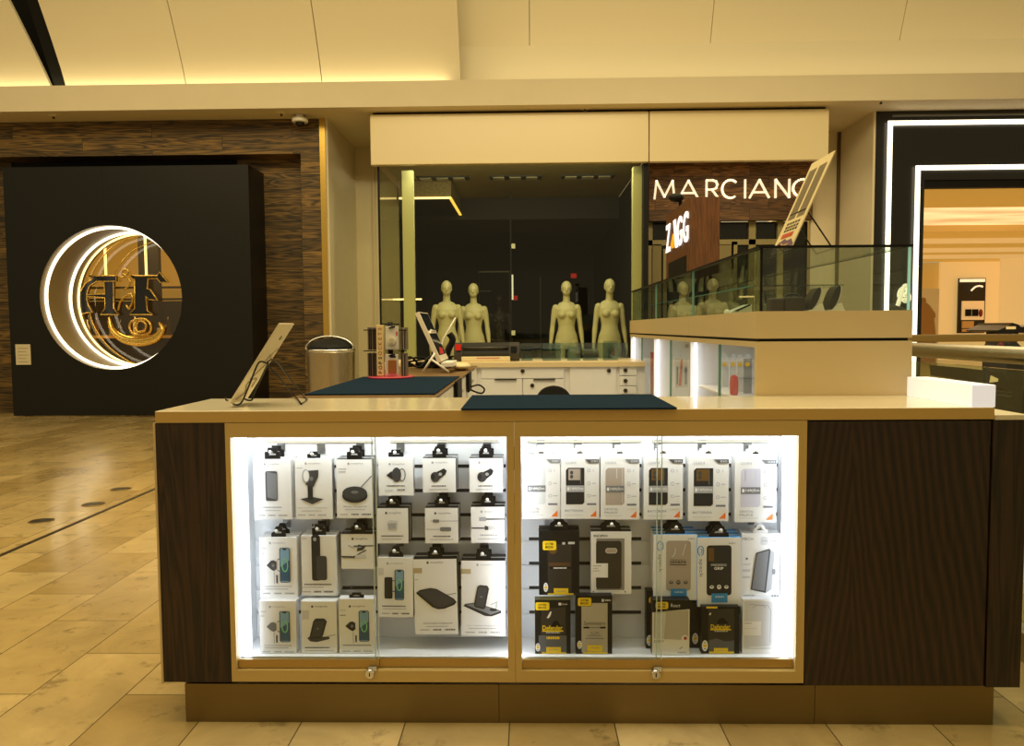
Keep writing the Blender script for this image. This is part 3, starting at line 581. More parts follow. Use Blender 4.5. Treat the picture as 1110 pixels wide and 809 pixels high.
m = MB(); m.ell(FN(790, 500, 25.7), .06, .06, .13, mat('rust vase', '#8a2c14', .5)); m.build('rust_ornament', t)
# black lounge shapes and balustrades
ld = mat('black leather', '#0e0c0a', .4)
def LZ(x, y, Y): return P(1030 + x * 80 / 539, 330 + y * 120 / 809, Y)
t = thing('lounge_chair', 'black sculpted lounge chair beyond the brass railing at the right edge', 'chair', LZ(470, 300, 9.6))
m = MB(); o_ = [(352, 190), (400, 168), (440, 150), (455, 135), (500, 148), (515, 165), (560, 165), (700, 150), (700, 215), (560, 207), (470, 207), (410, 205), (360, 200)]
m.prism([LZ(x, y, 9.5) for x, y in o_], (0, .7, 0), ld); m.build('seat_shell', t)
m = MB(); m.prism([LZ(x, y, 9.5) for x, y in ((440, 205), (500, 205), (490, 280), (540, 330), (540, 829), (410, 829), (410, 330), (435, 290))], (0, .5, 0), ld); m.build('pedestal', t)
m = MB(); m.box(LZ(430, 0, 9.45).x, 9.49, LZ(0, 185, 9.49).z, LZ(500, 0, 9.45).x, 9.495, LZ(0, 165, 9.49).z, wst); m.build('pale_cushion', t)
m = MB(); m.ell(LZ(372, 297, 9.5), .035, .035, .04, mat('dark red', '#7a1420', .5)); m.build('red_knob', t)
# far brass railing
fy = 8.3; za = Z(1050, 362.5, fy); zb2 = Z(1050, 370.5, fy); xl = X(985, fy)
t = thing('far_railing', 'brass topped glass railing crossing the atrium behind', 'railing', (xl + 2, fy, 0))
m = MB(); m.box(xl - .5, fy - .05, zb2, 9, fy + .05, za, brass, .015); m.build('top_rail', t)
m = MB(); m.add([(xl - .5, fy, .05), (9, fy, .05), (9, fy, zb2), (xl - .5, fy, zb2)], [(0, 1, 2, 3)], glgreen); m.build('glass_panel', t)
m = MB(); m.box(xl - .5, fy - .06, 0, 9, fy + .06, .08, steel); m.build('base_shoe', t)
# near steel handrail running in depth beside the kiosk
hx, hz = 1.71, 1.043
t = thing('near_railing', 'thick brushed steel handrail with glass panels beside the kiosk', 'railing', (hx, 4, 0))
m = MB(); m.tube([(hx, -1.0, hz), (hx, 8.2, hz)], .031, steel, 20); m.build('handrail', t)
for k in range(7):
    m = MB(); y0 = -1 + k * 1.3; m.box(hx - .006, y0 + .008, .08, hx + .006, y0 + 1.292, hz - .05, glgreen); m.build('glass_panel', t)
m = MB(); m.box(hx - .03, -1, 0, hx + .03, 8.2, .1, steel); m.build('base_shoe', t)
t = thing('reflection_form', 'grey black curved bench standing in for a reflection in the near glass railing', 'form', LZ(280, 720, 6.6))  # solid shape added in place of a reflection in the railing glass
gb = mat('bench grey', '#2a2622', .5)
m = MB(); m.prism([LZ(x, y, 6.4) for x, y in ((125, 468), (380, 500), (410, 530), (420, 600), (440, 640), (470, 650), (340, 600), (330, 585), (135, 555))], (0, .6, 0), gb); m.build('form_back', t)
m = MB(); m.prism([LZ(x, y, 6.39) for x, y in ((295, 520), (350, 545), (345, 565), (285, 572))], (0, -.005, 0), wst); m.build('pale_opening', t)
m = MB(); a = LZ(330, 675, 6.4); b = LZ(455, 735, 6.4); m.box(a.x - .6, 6.4, 0, b.x, 6.9, a.z, gb); m.build('form_base', t)
# ------------------------------------------------------------------ waste bin
bY = 6.2; a = P(333.5, 380, bY); b = P(384.5, 380, bY); r = (b.x - a.x) / 2; c = Vector(((a.x + b.x) / 2, bY, 0)); zt_ = Z(359, 381, bY); zd = Z(359, 366, bY)
t = thing('waste_bin', 'round stainless steel waste bin with a domed black swing opening', 'waste bin', c)
m = MB(); m.lathe([(r * .86, 0), (r * .87, .03), (r * .99, zt_ - .01), (r, zt_)], c, steelZ, 40); m.build('body', t)
m = MB(); m.lathe([(r * 1.0, zt_), (r * 1.02, zt_ + .004), (r * 1.02, zt_ + .018), (r * .98, zt_ + .02)], c, chrome, 40); m.build('rim', t)
m = MB(); prof = [(r * .97 * math.cos(q), zt_ + .018 + (zd - zt_ - .02) * math.sin(q)) for q in [i * PI / 2 / 10 for i in range(11)]]; prof[-1] = (.004, zd); m.lathe(prof, c, jet, 40); m.build('dome_lid', t)
m = MB(); m.tube([c + Vector((r * 1.0 * math.cos(q), -r * .25, zt_ + .02 + (zd - zt_ - .01) * math.sin(q))) for q in [i * PI / 16 for i in range(17)]], .008, chrome, 8); m.build('lid_band', t)
# ------------------------------------------------------------------ kiosk, front counter
YK0 = 2.17; ZC = .92; YBK = PZ(600, 430.5, ZC).y
kx0 = X(168, YK0, 450); kx1 = X(1078, YK0, 450); zt0 = ZC; zt1 = Z(560, 457, YK0)
fxl, fxr = X(247.5, YK0, 600), X(873, YK0, 600); zfb = Z(560, 740, YK0); zpl = Z(250, 740.5, YK0)
metalkick = brushed('kick plate steel', '#85744e', .38)
t = thing('worktop', 'long pale laminate worktop of the front counter', 'worktop', ((kx0 + kx1) / 2, YK0, ZC - .03))
m = MB(); m.box(kx0, YK0, zt1, kx1, YBK, ZC, beige_top, .002); m.build('worktop_slab', t)
m = MB(); m.box(kx0 + .001, YK0 - .0015, zt1 + .001, kx1 - .001, YK0 - .0003, ZC - .002, mat('golden edge band', '#c4a35c', .35)); m.build('edge_band', t)
# plinth
yp = PZ(560, 784, 0).y; px0 = X(201, yp, 770); px1 = X(1077, yp, 770); zk = min(zfb, zpl, Z(970, 744, YK0)) - .004
t = thing('plinth', 'recessed brushed steel kick plate under the front counter', 'plinth', ((px0 + px1) / 2, yp, 0))
pj = [px0, X(541, yp, 770), X(883, yp, 770), px1]
for a, b in zip(pj[:-1], pj[1:]):
    m = MB(); m.box(a + .0008, yp, 0, b - .0008, YBK - .004, zk, metalkick); m.build('kick_panel', t)
# dark wood end cabinets
t = thing('end_cabinet', 'dark wood end panel cabinet left of the lit display windows', 'cabinet', ((kx0 + fxl) / 2, YK0, zpl))
xl0 = X(170, YK0, 600)
m = MB(); m.box(xl0 + .006, YK0 + .004, zpl, fxl - .002, YBK, zt1 - .001, walnut); m.build('wood_panel', t)
m = MB(); m.box(xl0, YK0 + .002, zpl - .003, xl0 + .006, YBK, zt1 - .001, beige); m.build('edge_strip', t)
zpr = Z(970, 744, YK0); xr1 = X(1072, YK0, 600); xr2 = X(1109.5, YK0, 600)
t = thing('end_cabinet', 'wide dark wood cabinet right of the lit display windows', 'cabinet', ((fxr + xr1) / 2, YK0, zpr))
m = MB(); m.box(fxr + .003, YK0 + .003, zpr, xr1 - .003, YBK, zt1 - .004, cathedral('figured dark wood', '#1a0f07', '#3c2616', -.1, .1)); m.build('wood_panel', t)
t = thing('side_cabinet', 'narrow dark wood side cabinet at the far right end of the counter', 'cabinet', ((xr1 + xr2) / 2, YK0, zpr))
m = MB(); m.box(xr1 + .001, YK0 - .002, zpr - .002, xr2, YBK + .6, zt1 - .002, walnut); m.build('wood_panel', t)
m = MB(); m.box(kx1 + .0015, YK0 - .004, zt1 - .001, xr2 + .004, YBK + .6, zt1 + .012, beige_top); m.build('side_worktop', t)
# white curb on the right end of the worktop
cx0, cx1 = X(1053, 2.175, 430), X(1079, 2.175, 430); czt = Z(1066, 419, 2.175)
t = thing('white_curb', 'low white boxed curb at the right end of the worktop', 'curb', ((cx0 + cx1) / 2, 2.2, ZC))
m = MB(); m.box(cx0, 2.178, ZC + .0005, cx1, YBK - .02, czt + .004, mat('self-lit curb white', '#f6f7fa', .35, emit=.4, ecol='#eef2ff')); m.build('curb_box', t)  # emission put into the curb colour so it reads white
m = MB(); m.box(cx0 + .001, 2.173, ZC + .0005, cx1 - .001, 2.1778, czt + .003, mat('self-lit white end cap', '#f4f2ee', .4, emit=.45, ecol='#eef2ff')); m.build('end_cap', t)  # same added glow on the end cap
# display cabinets ------------------------------------------------
YG1, YG2, YBP = 2.186, 2.194, 2.345
inner = mat('lit white lining', '#f2f4f6', .55); slatm = mat('slat white', '#eceef0', .5); slotm = mat('slot shadow', '#2a2622', .8)
ledk = mat('cool light strip', '#ffffff', .5, emit=5.8, ecol='#eaf1ff'); ledh = mat('added hidden light strip', '#ffffff', .5, emit=16, ecol='#eaf1ff'); ledb = mat('bay light strip', '#ffffff', .5, emit=2.2, ecol='#f4f8ff'); beige_d = mat('beige frame laminate', '#c9ad6c', .35)
def display(name, label, L, R, T, Bp, fl, fr, dl, dr, meet):
    x0, x1 = X(L, YK0, 600), X(R, YK0, 600); z1 = Z((L + R) / 2, T, YK0); z0 = Z((L + R) / 2, Bp, YK0)
    t = thing(name, label, 'display cabinet', ((fl + fr) / 2, YK0, zfb))
    m = MB(); m.box(fl, YK0, z1, fr, YK0 + .02, zt1 - .001, beige_d); m.box(fl, YK0, zfb, x0, YK0 + .02, z1, beige_d); m.box(x1, YK0, zfb, fr, YK0 + .02, z1, beige_d)
    m.box(x0, YK0, zfb, x1, YK0 + .02, z0 - .027, beige_d); m.build('frame', t)
    m = MB()
    ea, eb = (x0, min(x1 + .012, fr - .003)) if L < 400 else (max(x0 - .012, fl + .003), x1)
    m.box(ea - .0025, YK0 + .021, z0 - .02, ea, YBP + .02, zt1 - .002, inner); m.box(eb, YK0 + .021, z0 - .02, eb + .0025, YBP + .02, zt1 - .002, inner)
    m.box(ea, YBP + .012, z0 - .02, eb, YBP + .02, zt1 - .002, inner); m.box(ea, YK0 + .021, zt1 - .012, eb, YBP + .012, zt1 - .002, inner); m.build('lining', t)
    m = MB(); m.box(ea, YK0 + .034, z0 - .02, eb, YBP + .012, z0 + .0, inner); m.build('shelf', t)
    # slat board with dark grooves
    zs = [Z(560, y, YBP) for y in (505.5, 531.9, 558.3, 584.7, 611.1, 637.5, 664)]
    m = MB(); m.box(ea + .0005, YBP + .006, z0 + .0005, eb - .0005, YBP + .0115, zt1 - .013, slatm)
    edges = [zt1 - .014] + [v for z in zs for v in (z + .006, z - .006)] + [z0 + .001]
    for a, b in zip(edges[0::2], edges[1::2]): m.box(ea + .0005, YBP, b, eb - .0005, YBP + .0058, a, slatm)
    for z in zs:
        for (a, b) in ((dl[0], dl[1]), (dr[0], dr[1])): m.box(X(a, YBP), YBP + .0035, z - .005, X(b, YBP), YBP + .0055, z + .005, slotm)
    m.build('slat_board', t)
    for xa_, wd_ in ((x0 + .012, .02), (eb - .0075, .007)) if L < 400 else ((x1 - .032, .02), (ea + .0005, .007)):  # inner strip is added behind the frame lip to brighten the boxes
        m = MB(); m.box(xa_, YK0 + .028 + (.002 if wd_ > .01 else 0), z0 + .002, xa_ + wd_, YK0 + .04, zt1 - .014, ledk if wd_ > .01 else ledh); m.build('light_strip', t)
    xm = X(meet, YG1, 600)
    for k, (a, b, yy) in enumerate(((x0 + .001, xm, YG1), (xm - .012, x1 - .001, YG2))):
        m = MB(); m.add([(a, yy, z0 + .001), (b, yy, z0 + .001), (b, yy, zt1 - .015), (a, yy, zt1 - .015)], [(0, 1, 2, 3)], gl); d = m.build('glass_door', t)
        m = MB(); xe_ = b if k == 0 else a; m.box(xe_ - .0012, yy - .002, z0 + .001, xe_ + .0012, yy + .002, zt1 - .015, mat('pale glass edge', '#cfdcd8', .2)); m.build('glass_edge', d)
        m = MB(); m.box(a, yy - .004, z0 - .025, b, yy + .003, z0 + .0005, mat('golden rail', '#b8995a', .3, .6)); m.build('bottom_rail', d)
        if k == 0:
            c = P(meet - 7, Bp + 10, YG1 - .006)
            m = MB(); m.cyl(c, c + Vector((0, -.02, -.003)), .0125, chrome, 20); m.box(c.x - .006, c.y - .014, c.z + .003, c.x + .02, c.y, c.z + .017, chrome, .004); lk = m.build('lock', d)
            m = MB(); m.box(c.x - .0015, c.y - .0212, c.z - .008, c.x + .0015, c.y - .0203, c.z + .004, jet); m.build('keyhole', lk)
    return t
mid = X(558, YK0, 600)
display('display_cabinet', 'left lit glass display window full of white charger boxes', 253, 550, 474, 717.5, fxl, mid - .0006, (287, 404), (424, 547), 409)
display('display_cabinet', 'right lit glass display window with phone case boxes', 565, 864, 473, 718, mid + .0006, fxr, (572, 696), (715, 850), 717)
# rails along the top of the slat boards
for k, (a, b, py, lab) in enumerate(((290, 405, 479, 'white hook rail above the left half of the left display window'), (424, 540, 478.5, 'white hook rail above the right half of the left display window'), (572, 695, 478.5, 'white hook rail above the left half of the right display window'), (707, 832, 478.5, 'white hook rail above the right half of the right display window'))):
    p = P(a, py, YBP); q = P(b, py, YBP); m = MB(); m.box(p.x, YBP - .008, p.z - .0035, q.x, YBP - .0003, p.z + .003, mat('rail grey', '#c9c2b2', .4))
    tag(m.build('hook_rail'), lab, 'rail', 'hook rails in the display windows')
# ------------------------------------------------------------------ mats
def pad(name, label, x0, y0, x1, y1, z):
    m = MB(); m.box(x0, y0, z, x1, y1, z + .005, navy, .0015); return tag(m.build(name), label, 'mat')
ya_, yb_ = PZ(620, 444.5, ZC).y, PZ(620, 429.5, ZC).y
pad('counter_mat', 'dark navy felt mat on the front worktop', PZ(500, 444.5, ZC).x, ya_, PZ(735, 444.5, ZC).x, yb_, ZC + .0003)
# ------------------------------------------------------------------ left wing
lx0, lx1, ly0, ly1 = -.80, -.312, YBK + .003, 4.75
t = thing('side_counter', 'left side counter with a brown top and white cabinet front', 'counter', ((lx0 + lx1) / 2, (ly0 + ly1) / 2, 0))
m = MB(); m.box(lx0, ly0, .1, lx1 - .012, ly1, ZC - .004, white); m.build('carcass', t)
m = MB(); m.box(lx0 - .005, ly0, ZC - .004, lx1, ly1, ZC, mat('brown worktop', '#6e5230', .35)); m.build('worktop_slab', t)
m = MB(); m.box(lx0 + .04, ly0, 0, lx1 - .06, ly1, .1, metalkick); m.build('kick_panel', t)
for k in range(3):
    m = MB(); y0 = ly0 + .02 + k * .68; m.box(lx1 - .012, y0 + .006, .45, lx1 - .004, y0 + .674, ZC - .012, white); d = m.build('drawer', t)
    m = MB(); m.box(lx1 - .004, y0 + .28, ZC - .07, lx1 + .004, y0 + .4, ZC - .06, steel); m.build('handle', d)
pad('counter_mat', 'dark navy mat on the left side counter under the round rack', -.785, PZ(400, 428.5, ZC).y, -.325, PZ(440, 409.5, ZC).y, ZC + .0003)
for k, (px, py, w_) in enumerate(((500, 424, 5), (509, 414, 4))):
    c = P(px, py, 3.35 + k * .62); c.x = lx1
    m = MB(); m.box(lx1 + .0004, c.y - .11 + k * .03, c.z - .05, lx1 + .014, c.y + .11 - k * .03, c.z + .05, jet, .006); tag(m.build('power_adapter'), ('nearer' if k == 0 else 'farther') + ' black power adapter plugged into the side of the left counter', 'adapter', 'power adapters on the left counter')
a = P(511, 417, 4.0); m = MB(); m.tube(bez([(lx1 + .015, 3.97, a.z - .01), P(519, 417.5, 4.0), P(525, 422, 4.0), P(522, 426.5, 4.0), P(513, 424, 4.0), P(508, 421, 3.97)]), .0045, jet, 6); tag(m.build('cable'), 'looped black cable hanging from the power adapters', 'cable')
# ------------------------------------------------------------------ back counter
wx0_ = X(820, YBK, 400); bky = PZ(600, 394.5, ZC).y; bx0, bx1 = -.95, wx0_ - .004; ZB = Z(600, 388.5, bky); bye = bky + .6
t = thing('back_counter', 'white back counter with drawers and a cupboard door below the mannequins', 'counter', ((bx0 + bx1) / 2, bky, 0))
ZB = ZC + .01
wpaint = mat('warm white laminate', '#e2e4ea', .4)
m = MB(); m.box(bx0, bky + .012, .08, bx1, bye, ZB - .03, wpaint); m.build('carcass', t)
m = MB(); m.box(bx0, bky - .01, ZB - .03, bx1, bye, ZB, mat('cream worktop', '#dcc9a0', .3)); m.build('worktop_slab', t)
m = MB(); m.box(bx0, bky + .05, 0, bx1, bye, .08, metalkick); m.build('kick_panel', t)
def front(name, a, b, c_, d, locks, zmin=None, pull=None):
    p = P(a, b, bky); q = P(c_, d, bky); z0 = zmin if zmin is not None else q.z
    m = MB(); m.box(p.x, bky, z0, q.x, bky + .011, p.z, wpaint, .0015); o = m.build(name, t)
    for (lx_, ly_) in locks:
        c = P(lx_, ly_, bky); m = MB(); m.cyl((c.x, bky + .001, c.z), (c.x, bky - .006, c.z), .013, darkmet, 16); m.build('lock', o)
    if pull:
        c = P(*pull, bky); m = MB(); m.box(c.x - .07, bky - .008, c.z - .004, c.x + .07, bky + .001, c.z + .002, darkmet); m.build('finger_pull', o)
    return o
z2 = Z(600, 427, bky) - .12
front('drawer', 521.6, 397.5, 611.5, 410.2, [(566.5, 402.5)]); front('drawer', 521.6, 411.5, 566, 427, [], z2, (548, 411.5)); front('drawer', 567, 411.5, 611.5, 427, [(577, 418)], z2, (590, 411.5))
front('cupboard_door', 617.6, 395.5, 668, 427, [(660, 402)], z2 - .3, (641, 395.5))
front('cupboard_door', 455, 397.5, 517, 427, [], z2 - .3)
front('narrow_drawer', 671.5, 397, 690, 407, [(678, 401.5)]); front('narrow_drawer', 671.5, 408, 690, 418, [(678, 413)]); front('narrow_drawer', 671.5, 419, 690, 427, [(678, 423.5)])
# clear acrylic pieces on the back counter
for k, (px, w_, h_, lab) in enumerate(((571, 12, 14, 'leftmost'), (598, 20, 19, 'second from left'), (622, 14, 15, 'third from left'), (640, 16, 13, 'fourth from left'), (662, 16, 21, 'rightmost'))):
    c = P(px, 388, bky + .25); s_ = (bky + .25) / FPX; w2 = w_ * s_ / 2; h2 = h_ * s_
    t = thing('acrylic_holder', lab + ' of the clear acrylic holders on the back counter', 'acrylic holder', (c.x, bky + .25, ZB), 'clear acrylic holders')
    m = MB(); m.box(c.x - w2, bky + .24, ZB + .0005, c.x + w2, bky + .244, ZB + h2, glacr); m.build('front_panel', t)
    m = MB(); m.box(c.x - w2, bky + .29, ZB + .0005, c.x + w2, bky + .294, ZB + h2 * .9, glacr); m.build('rear_panel', t)
    m = MB(); m.box(c.x - w2, bky + .2445, ZB + .0005, c.x + w2, bky + .2895, ZB + .004, glacr); m.build('foot', t)
p0, p1 = P(562, 380, bky + .42), P(684, 380, bky + .42)
m = MB(); m.box(p0.x, bky + .42, ZB + .0005, .7, bky + .428, ZB + .115, glacr); tag(m.build('glass_upstand'), 'low clear glass upstand running behind the acrylic holders', 'glass panel')
# vinyl cutter
cy_ = bky + .2; a = P(492, 368, cy_); b = P(563, 387.5, cy_); cz0 = ZB + .0005; cz1 = cz0 + (a.z - b.z)
t = thing('cutting_machine', 'black desktop cutting machine with a red badge and cream front tray', 'machine', ((a.x + b.x) / 2, cy_, cz0)); mblk = mat('machine black', '#1c1b1a', .35)
w = b.x - a.x; 
def prof(x0, x1, k=1.0): return [(x0, cy_ + .01, cz0 + .004), (x0, cy_ + .0, cz0 + .05), (x0, cy_ + .015, cz1 - .02), (x0, cy_ + .05, cz1), (x0, cy_ + .16, cz1), (x0, cy_ + .18, cz0 + .004)]
m = MB(); m.prism(prof(a.x + w * .13, 0), (w * .71, 0, 0), mblk); m.build('body', t)
m = MB(); m.prism([(x, y - .012, z) for x, y, z in prof(a.x, 0)], (w * .13, 0, 0), mat('machine grey', '#2c2926', .4)); m.build('end_cap', t)
m = MB(); m.prism([(x, y - .012, z) for x, y, z in prof(b.x - w * .16, 0)], (w * .16, 0, 0), mat('machine grey', '#2c2926', .4)); e = m.build('end_cap', t)
m = MB(); m.box(b.x - w * .13, cy_ - .018, cz0 + .06, b.x - w * .04, cy_ - .008, cz1 - .025, mat('screen grey', '#0f1418', .1)); m.build('screen', e)
m = MB(); m.box(a.x + w * .025, cy_ - .02, cz0 + .075, a.x + w * .11, cy_ - .0125, cz0 + .115, mat('badge red', '#c42018', .4)); m.build('badge', t)
m = MB(); m.box(a.x + w * .12, cy_ - .04, cz0, a.x + w * .86, cy_ - .001, cz0 + .032, mat('cream plastic', '#d8cba4', .5), .004); tr = m.build('front_tray', t)
m = MB(); m.box(a.x + w * .35, cy_ - .0412, cz0 + .018, a.x + w * .7, cy_ - .0402, cz0 + .028, mat('pink print', '#c08a80', .6)); m.build('printed_strip', tr)
m = MB(); m.cyl((a.x + w * .14, cy_ + .004, cz1 - .035), (b.x - w * .17, cy_ + .004, cz1 - .035), .01, mat('roller', '#3a3835', .3, .5), 12); m.build('roller', t)
# office chair, mostly below the counter
c = PZ(600, 418, .865); c = P(600, 418, 3.75)
t = thing('office_chair', 'black office chair whose rounded backrest shows above the worktop', 'chair', (c.x, 3.75, 0)); fab = mat('chair fabric', '#0b0c0e', .7)
w = 18.5 / FPX * 3.75; zt_ = c.z
pts = [(c.x - w * 1.05, 3.75, zt_ - .38), (c.x - w * 1.1, 3.75, zt_ - .12)] + [(c.x - w * math.cos(q) * 1.05, 3.75, zt_ - .09 + .09 * math.sin(q) ** .8) for q in [i * PI / 12 for i in range(1, 12)]] + [(c.x + w * 1.1, 3.75, zt_ - .12), (c.x + w * 1.05, 3.75, zt_ - .38)]
m = MB(); m.prism(pts, (0, -.05, 0), fab); m.build('backrest', t)
m = MB(); m.box(c.x - .22, 3.8, .44, c.x + .22, 4.22, .5, fab, .02); m.build('seat', t)
m = MB(); m.tube(bez([(c.x, 3.76, .6), (c.x, 3.72, .5), (c.x, 3.85, .42), (c.x, 4.0, .42)]), .02, jet); m.build('back_support', t)
m = MB(); m.cyl((c.x, 4.0, .1), (c.x, 4.0, .44), .025, steel); m.build('pole', t)
for k in range(5):
    q = 2 * PI * k / 5; e = Vector((c.x + .26 * math.cos(q), 4.0 + .26 * math.sin(q), .07)); m = MB(); m.tube([(c.x, 4.0, .11), e], [.02, .014], jet); l_ = m.build('leg', t)
    m = MB(); m.cyl(e + Vector((-.01, 0, -.04)), e + Vector((.01, 0, -.04)), .03, jet, 16); m.build('castor', l_)
# ------------------------------------------------------------------ right wing: showcase row
wx0, wx1 = X(820, YBK, 400), X(988.5, YBK, 400); wy0 = YBK + .002; wy1 = 5.72
zs0, zs1 = Z(905, 368, wy0), Z(905, 337, wy0); zg1 = Z(905, 268, wy0)
t = thing('showcase_row', 'tall beige showcase row with lit side bays and a glass top case', 'showcase', ((wx0 + wx1) / 2, wy0, 0))
m = MB(); m.box(wx0, wy0, 0, wx1, wy0 + .02, zs0 - .006, beige); m.build('end_panel', t)
m = MB(); bz0 = .45; m.box(wx0, wy0 + .02, 0, wx1, wy1, bz0, beige); m.build('base', t)
m = MB(); m.box(wx1 - .02, wy0 + .02, bz0, wx1, wy1, zs0 - .006, beige); m.box(wx0 + .3, wy0 + .02, bz0, wx0 + .31, wy1, zs0 - .02, inner); m.build('back_panel', t)
m = MB(); m.box(wx0 + .01, wy0 + .01, zs0 - .006, wx1 - .01, wy1, zs0 + .004, jet); m.build('shadow_gap', t)
yj = [wy0, 3.63, 4.67, wy1]
for k in range(3):
    m = MB(); m.box(wx0 - .002, yj[k] + .001, zs0 + .004, wx1, yj[k + 1] - .001, zs1, beige); m.build('fascia_panel', t)
m = MB(); m.box(wx0, wy0 + .02, zs0 - .025, wx1 - .02, wy1, zs0 - .006, beige); m.build('bay_head', t)
zsf = P(785, 428.5, 3.06).z
m = MB(); m.box(wx0 + .035, wy0 + .024, zsf - .006, wx0 + .299, 3.61, zsf, inner); m.build('bay_shelf', t)
for k in range(3):
    y0, y1 = yj[k] + (.022 if k == 0 else .008), yj[k + 1] - .008
    bay = MB(); bay.box(wx0 + .005, y1, bz0, wx0 + .3, y1 + .016, zs0 - .025, beige, fm={'front': inner, 'back': inner}); b_ = bay.build('bay_divider', t)
    m = MB(); m.box(wx0 + .004, y0, bz0, wx0 + .3, y1, bz0 + .006, inner); m.build('bay_floor', t)
    m = MB(); m.box(wx0 + .02, y1 - .03, bz0 + .008, wx0 + .03, y1 - .014, zs0 - .03, ledb); m.build('light_strip', t)
    m = MB(); yg = y0 + (y1 - y0) * .48
    m.add([(wx0 + .008, y0, bz0 + .007), (wx0 + .008, yg, bz0 + .007), (wx0 + .008, yg, zs0 - .026), (wx0 + .008, y0, zs0 - .026)], [(0, 1, 2, 3)], gl)
    g_ = m.build('glass_door', t); m = MB(); m.box(wx0 + .003, yg - .004, bz0 + .007, wx0 + .013, yg + .004, zs0 - .026, gledge); m.build('glass_edge', g_)
    if k:
        m = MB(); m.cyl((wx0 + .2, y1 - .001, zs0 - .07), (wx0 + .2, y1 - .01, zs0 - .07), .012, steel, 12); m.build('stud', b_)
    area('bay lamp', (wx0 + .12, (y0 + y1) / 2, zs0 - .03), .12, .25, (.95, .98, 1), (0, 0, 0), (y1 - y0) * .8)
# glass top case
gi = .018
t = thing('glass_case', 'long clear glass case with a black top edge on the beige showcase row', 'glass case', ((wx0 + wx1) / 2, wy0 + gi, zs1))
def pane_(v): m = MB(); m.add(v, [(0, 1, 2, 3)], glgreen); return m.build('glass_pane', t)
ga, gb_ = wx0 + gi, wx1 - .006; gy = wy0 + gi; zz0 = zs1 + .001
pane_([(ga, gy, zz0), (gb_, gy, zz0), (gb_, gy, zg1), (ga, gy, zg1)])
for k in range(3): pane_([(ga, max(gy, yj[k]) + .002, zz0), (ga, yj[k + 1] - .002, zz0), (ga, yj[k + 1] - .002, zg1), (ga, max(gy, yj[k]) + .002, zg1)])
pane_([(gb_, gy, zz0), (gb_, wy1, zz0), (gb_, wy1, zg1), (gb_, gy, zg1)])
pane_([(ga, wy1 - .01, zz0), (gb_, wy1 - .01, zz0), (gb_, wy1 - .01, zg1), (ga, wy1 - .01, zg1)])
pane_([(ga, gy, zg1), (gb_, gy, zg1), (gb_, wy1, zg1), (ga, wy1, zg1)])
for yy in yj[1:3]: m = MB(); m.box(ga - .004, yy - .006, zz0, ga + .004, yy + .006, zg1, gledge); m.build('joint_strip', t)
m = MB(); m.box(ga - .003, gy - .003, zz0, ga + .004, gy + .004, zg1, jet); m.build('corner_edge', t)
m = MB(); m.box(gb_ - .004, gy - .003, zz0, gb_ + .003, gy + .004, zg1, mat('bright glass edge', '#a5e0d0', .2, emit=.3)); m.build('corner_edge', t)
m = MB(); m.box(ga - .012, gy - .01, zg1, gb_ + .008, gy + .004, zg1 + .008, jet); m.box(ga - .012, gy + .004, zg1, ga + .006, wy1, zg1 + .008, jet); m.box(gb_ - .006, gy + .004, zg1, gb_ + .008, wy1, zg1 + .008, jet); m.build('top_edge', t)
zsh = zs1 + (zg1 - zs1) * .52
m = MB(); m.box(ga + .12, gy + .5, zsh, gb_ - .01, wy1 - .05, zsh + .006, glgreen); sh = m.build('glass_shelf', t)
m = MB(); m.box(ga + .118, gy + .5, zsh, ga + .121, wy1 - .05, zsh + .006, gledge); m.build('shelf_edge', sh)
# contents of the glass case
def C(x, y, Y): return P(700 + x * 210 / 1110, 235 + y * 115 / 608, Y)
yq = wy0 + .22; zc0 = zs1 + .001; sh_ = yq / FPX; cblk = mat('case black', '#25211d', .45); cb2 = mat('case bag fabric', '#37302a', .7)
def at_floor(px, Y): q = P(px, 335, Y); return q.x
x0, x1 = at_floor(835, yq), at_floor(872, yq); hh = 18 * sh_
t = thing('speaker_bag', 'dark grey boxy bag with a curved handle inside the glass case', 'bag', ((x0 + x1) / 2, yq, zc0))
m = MB(); m.box(x0, yq, zc0, x0 + (x1 - x0) * .42, yq + .05, zc0 + hh * .82, cb2, .006); m.build('left_pouch', t)
m = MB(); m.box(x0 + (x1 - x0) * .43, yq - .005, zc0, x1, yq + .05, zc0 + hh * .9, cb2, .006); m.build('right_pouch', t)
xm = x0 + (x1 - x0) * .68; m = MB(); m.tube(bez([(xm - .025, yq + .02, zc0 + hh * .88), (xm - .015, yq + .02, zc0 + hh * 1.05), (xm + .015, yq + .02, zc0 + hh * 1.05), (xm + .03, yq + .02, zc0 + hh * .88)]), .004, cblk, 8); m.build('handle', t)
def phone_stand(px, lab, lean, Y, h):
    x = at_floor(px, Y); t = thing('phone_stand', lab, 'phone stand', (x, Y, zc0), 'leaning dark phone holders')
    ob_ = []
    for i in range(24):
        q = 2 * PI * i / 24; u, v = math.cos(q), math.sin(q); ob_.append((x + .5 * h * lean * (1 + v) * .9 + u * .013 - .0, Y, zc0 + .006 + h / 2 * (1 + v * .99)))
    m = MB(); m.prism(ob_, (0, .07, 0), cblk); m.build('dark_pad', t)
    m = MB(); m.prism([(p[0] + .006, Y + .005, p[2]) for p in ob_], (0, .06, 0), white); m.build('pale_back', t)
    m = MB(); m.prism([(x - .01, Y, zc0), (x + .05, Y, zc0), (x + .05 * lean + .02, Y, zc0 + .03), (x + .012, Y, zc0 + .02)], (0, .07, 0), white); m.build('foot', t)
phone_stand(879, 'left of the two dark oval phone holders leaning in the glass case', .42, yq - .02, 24 * sh_); phone_stand(901, 'right of the two dark oval phone holders leaning in the glass case', .36, yq - .02, 26 * sh_)
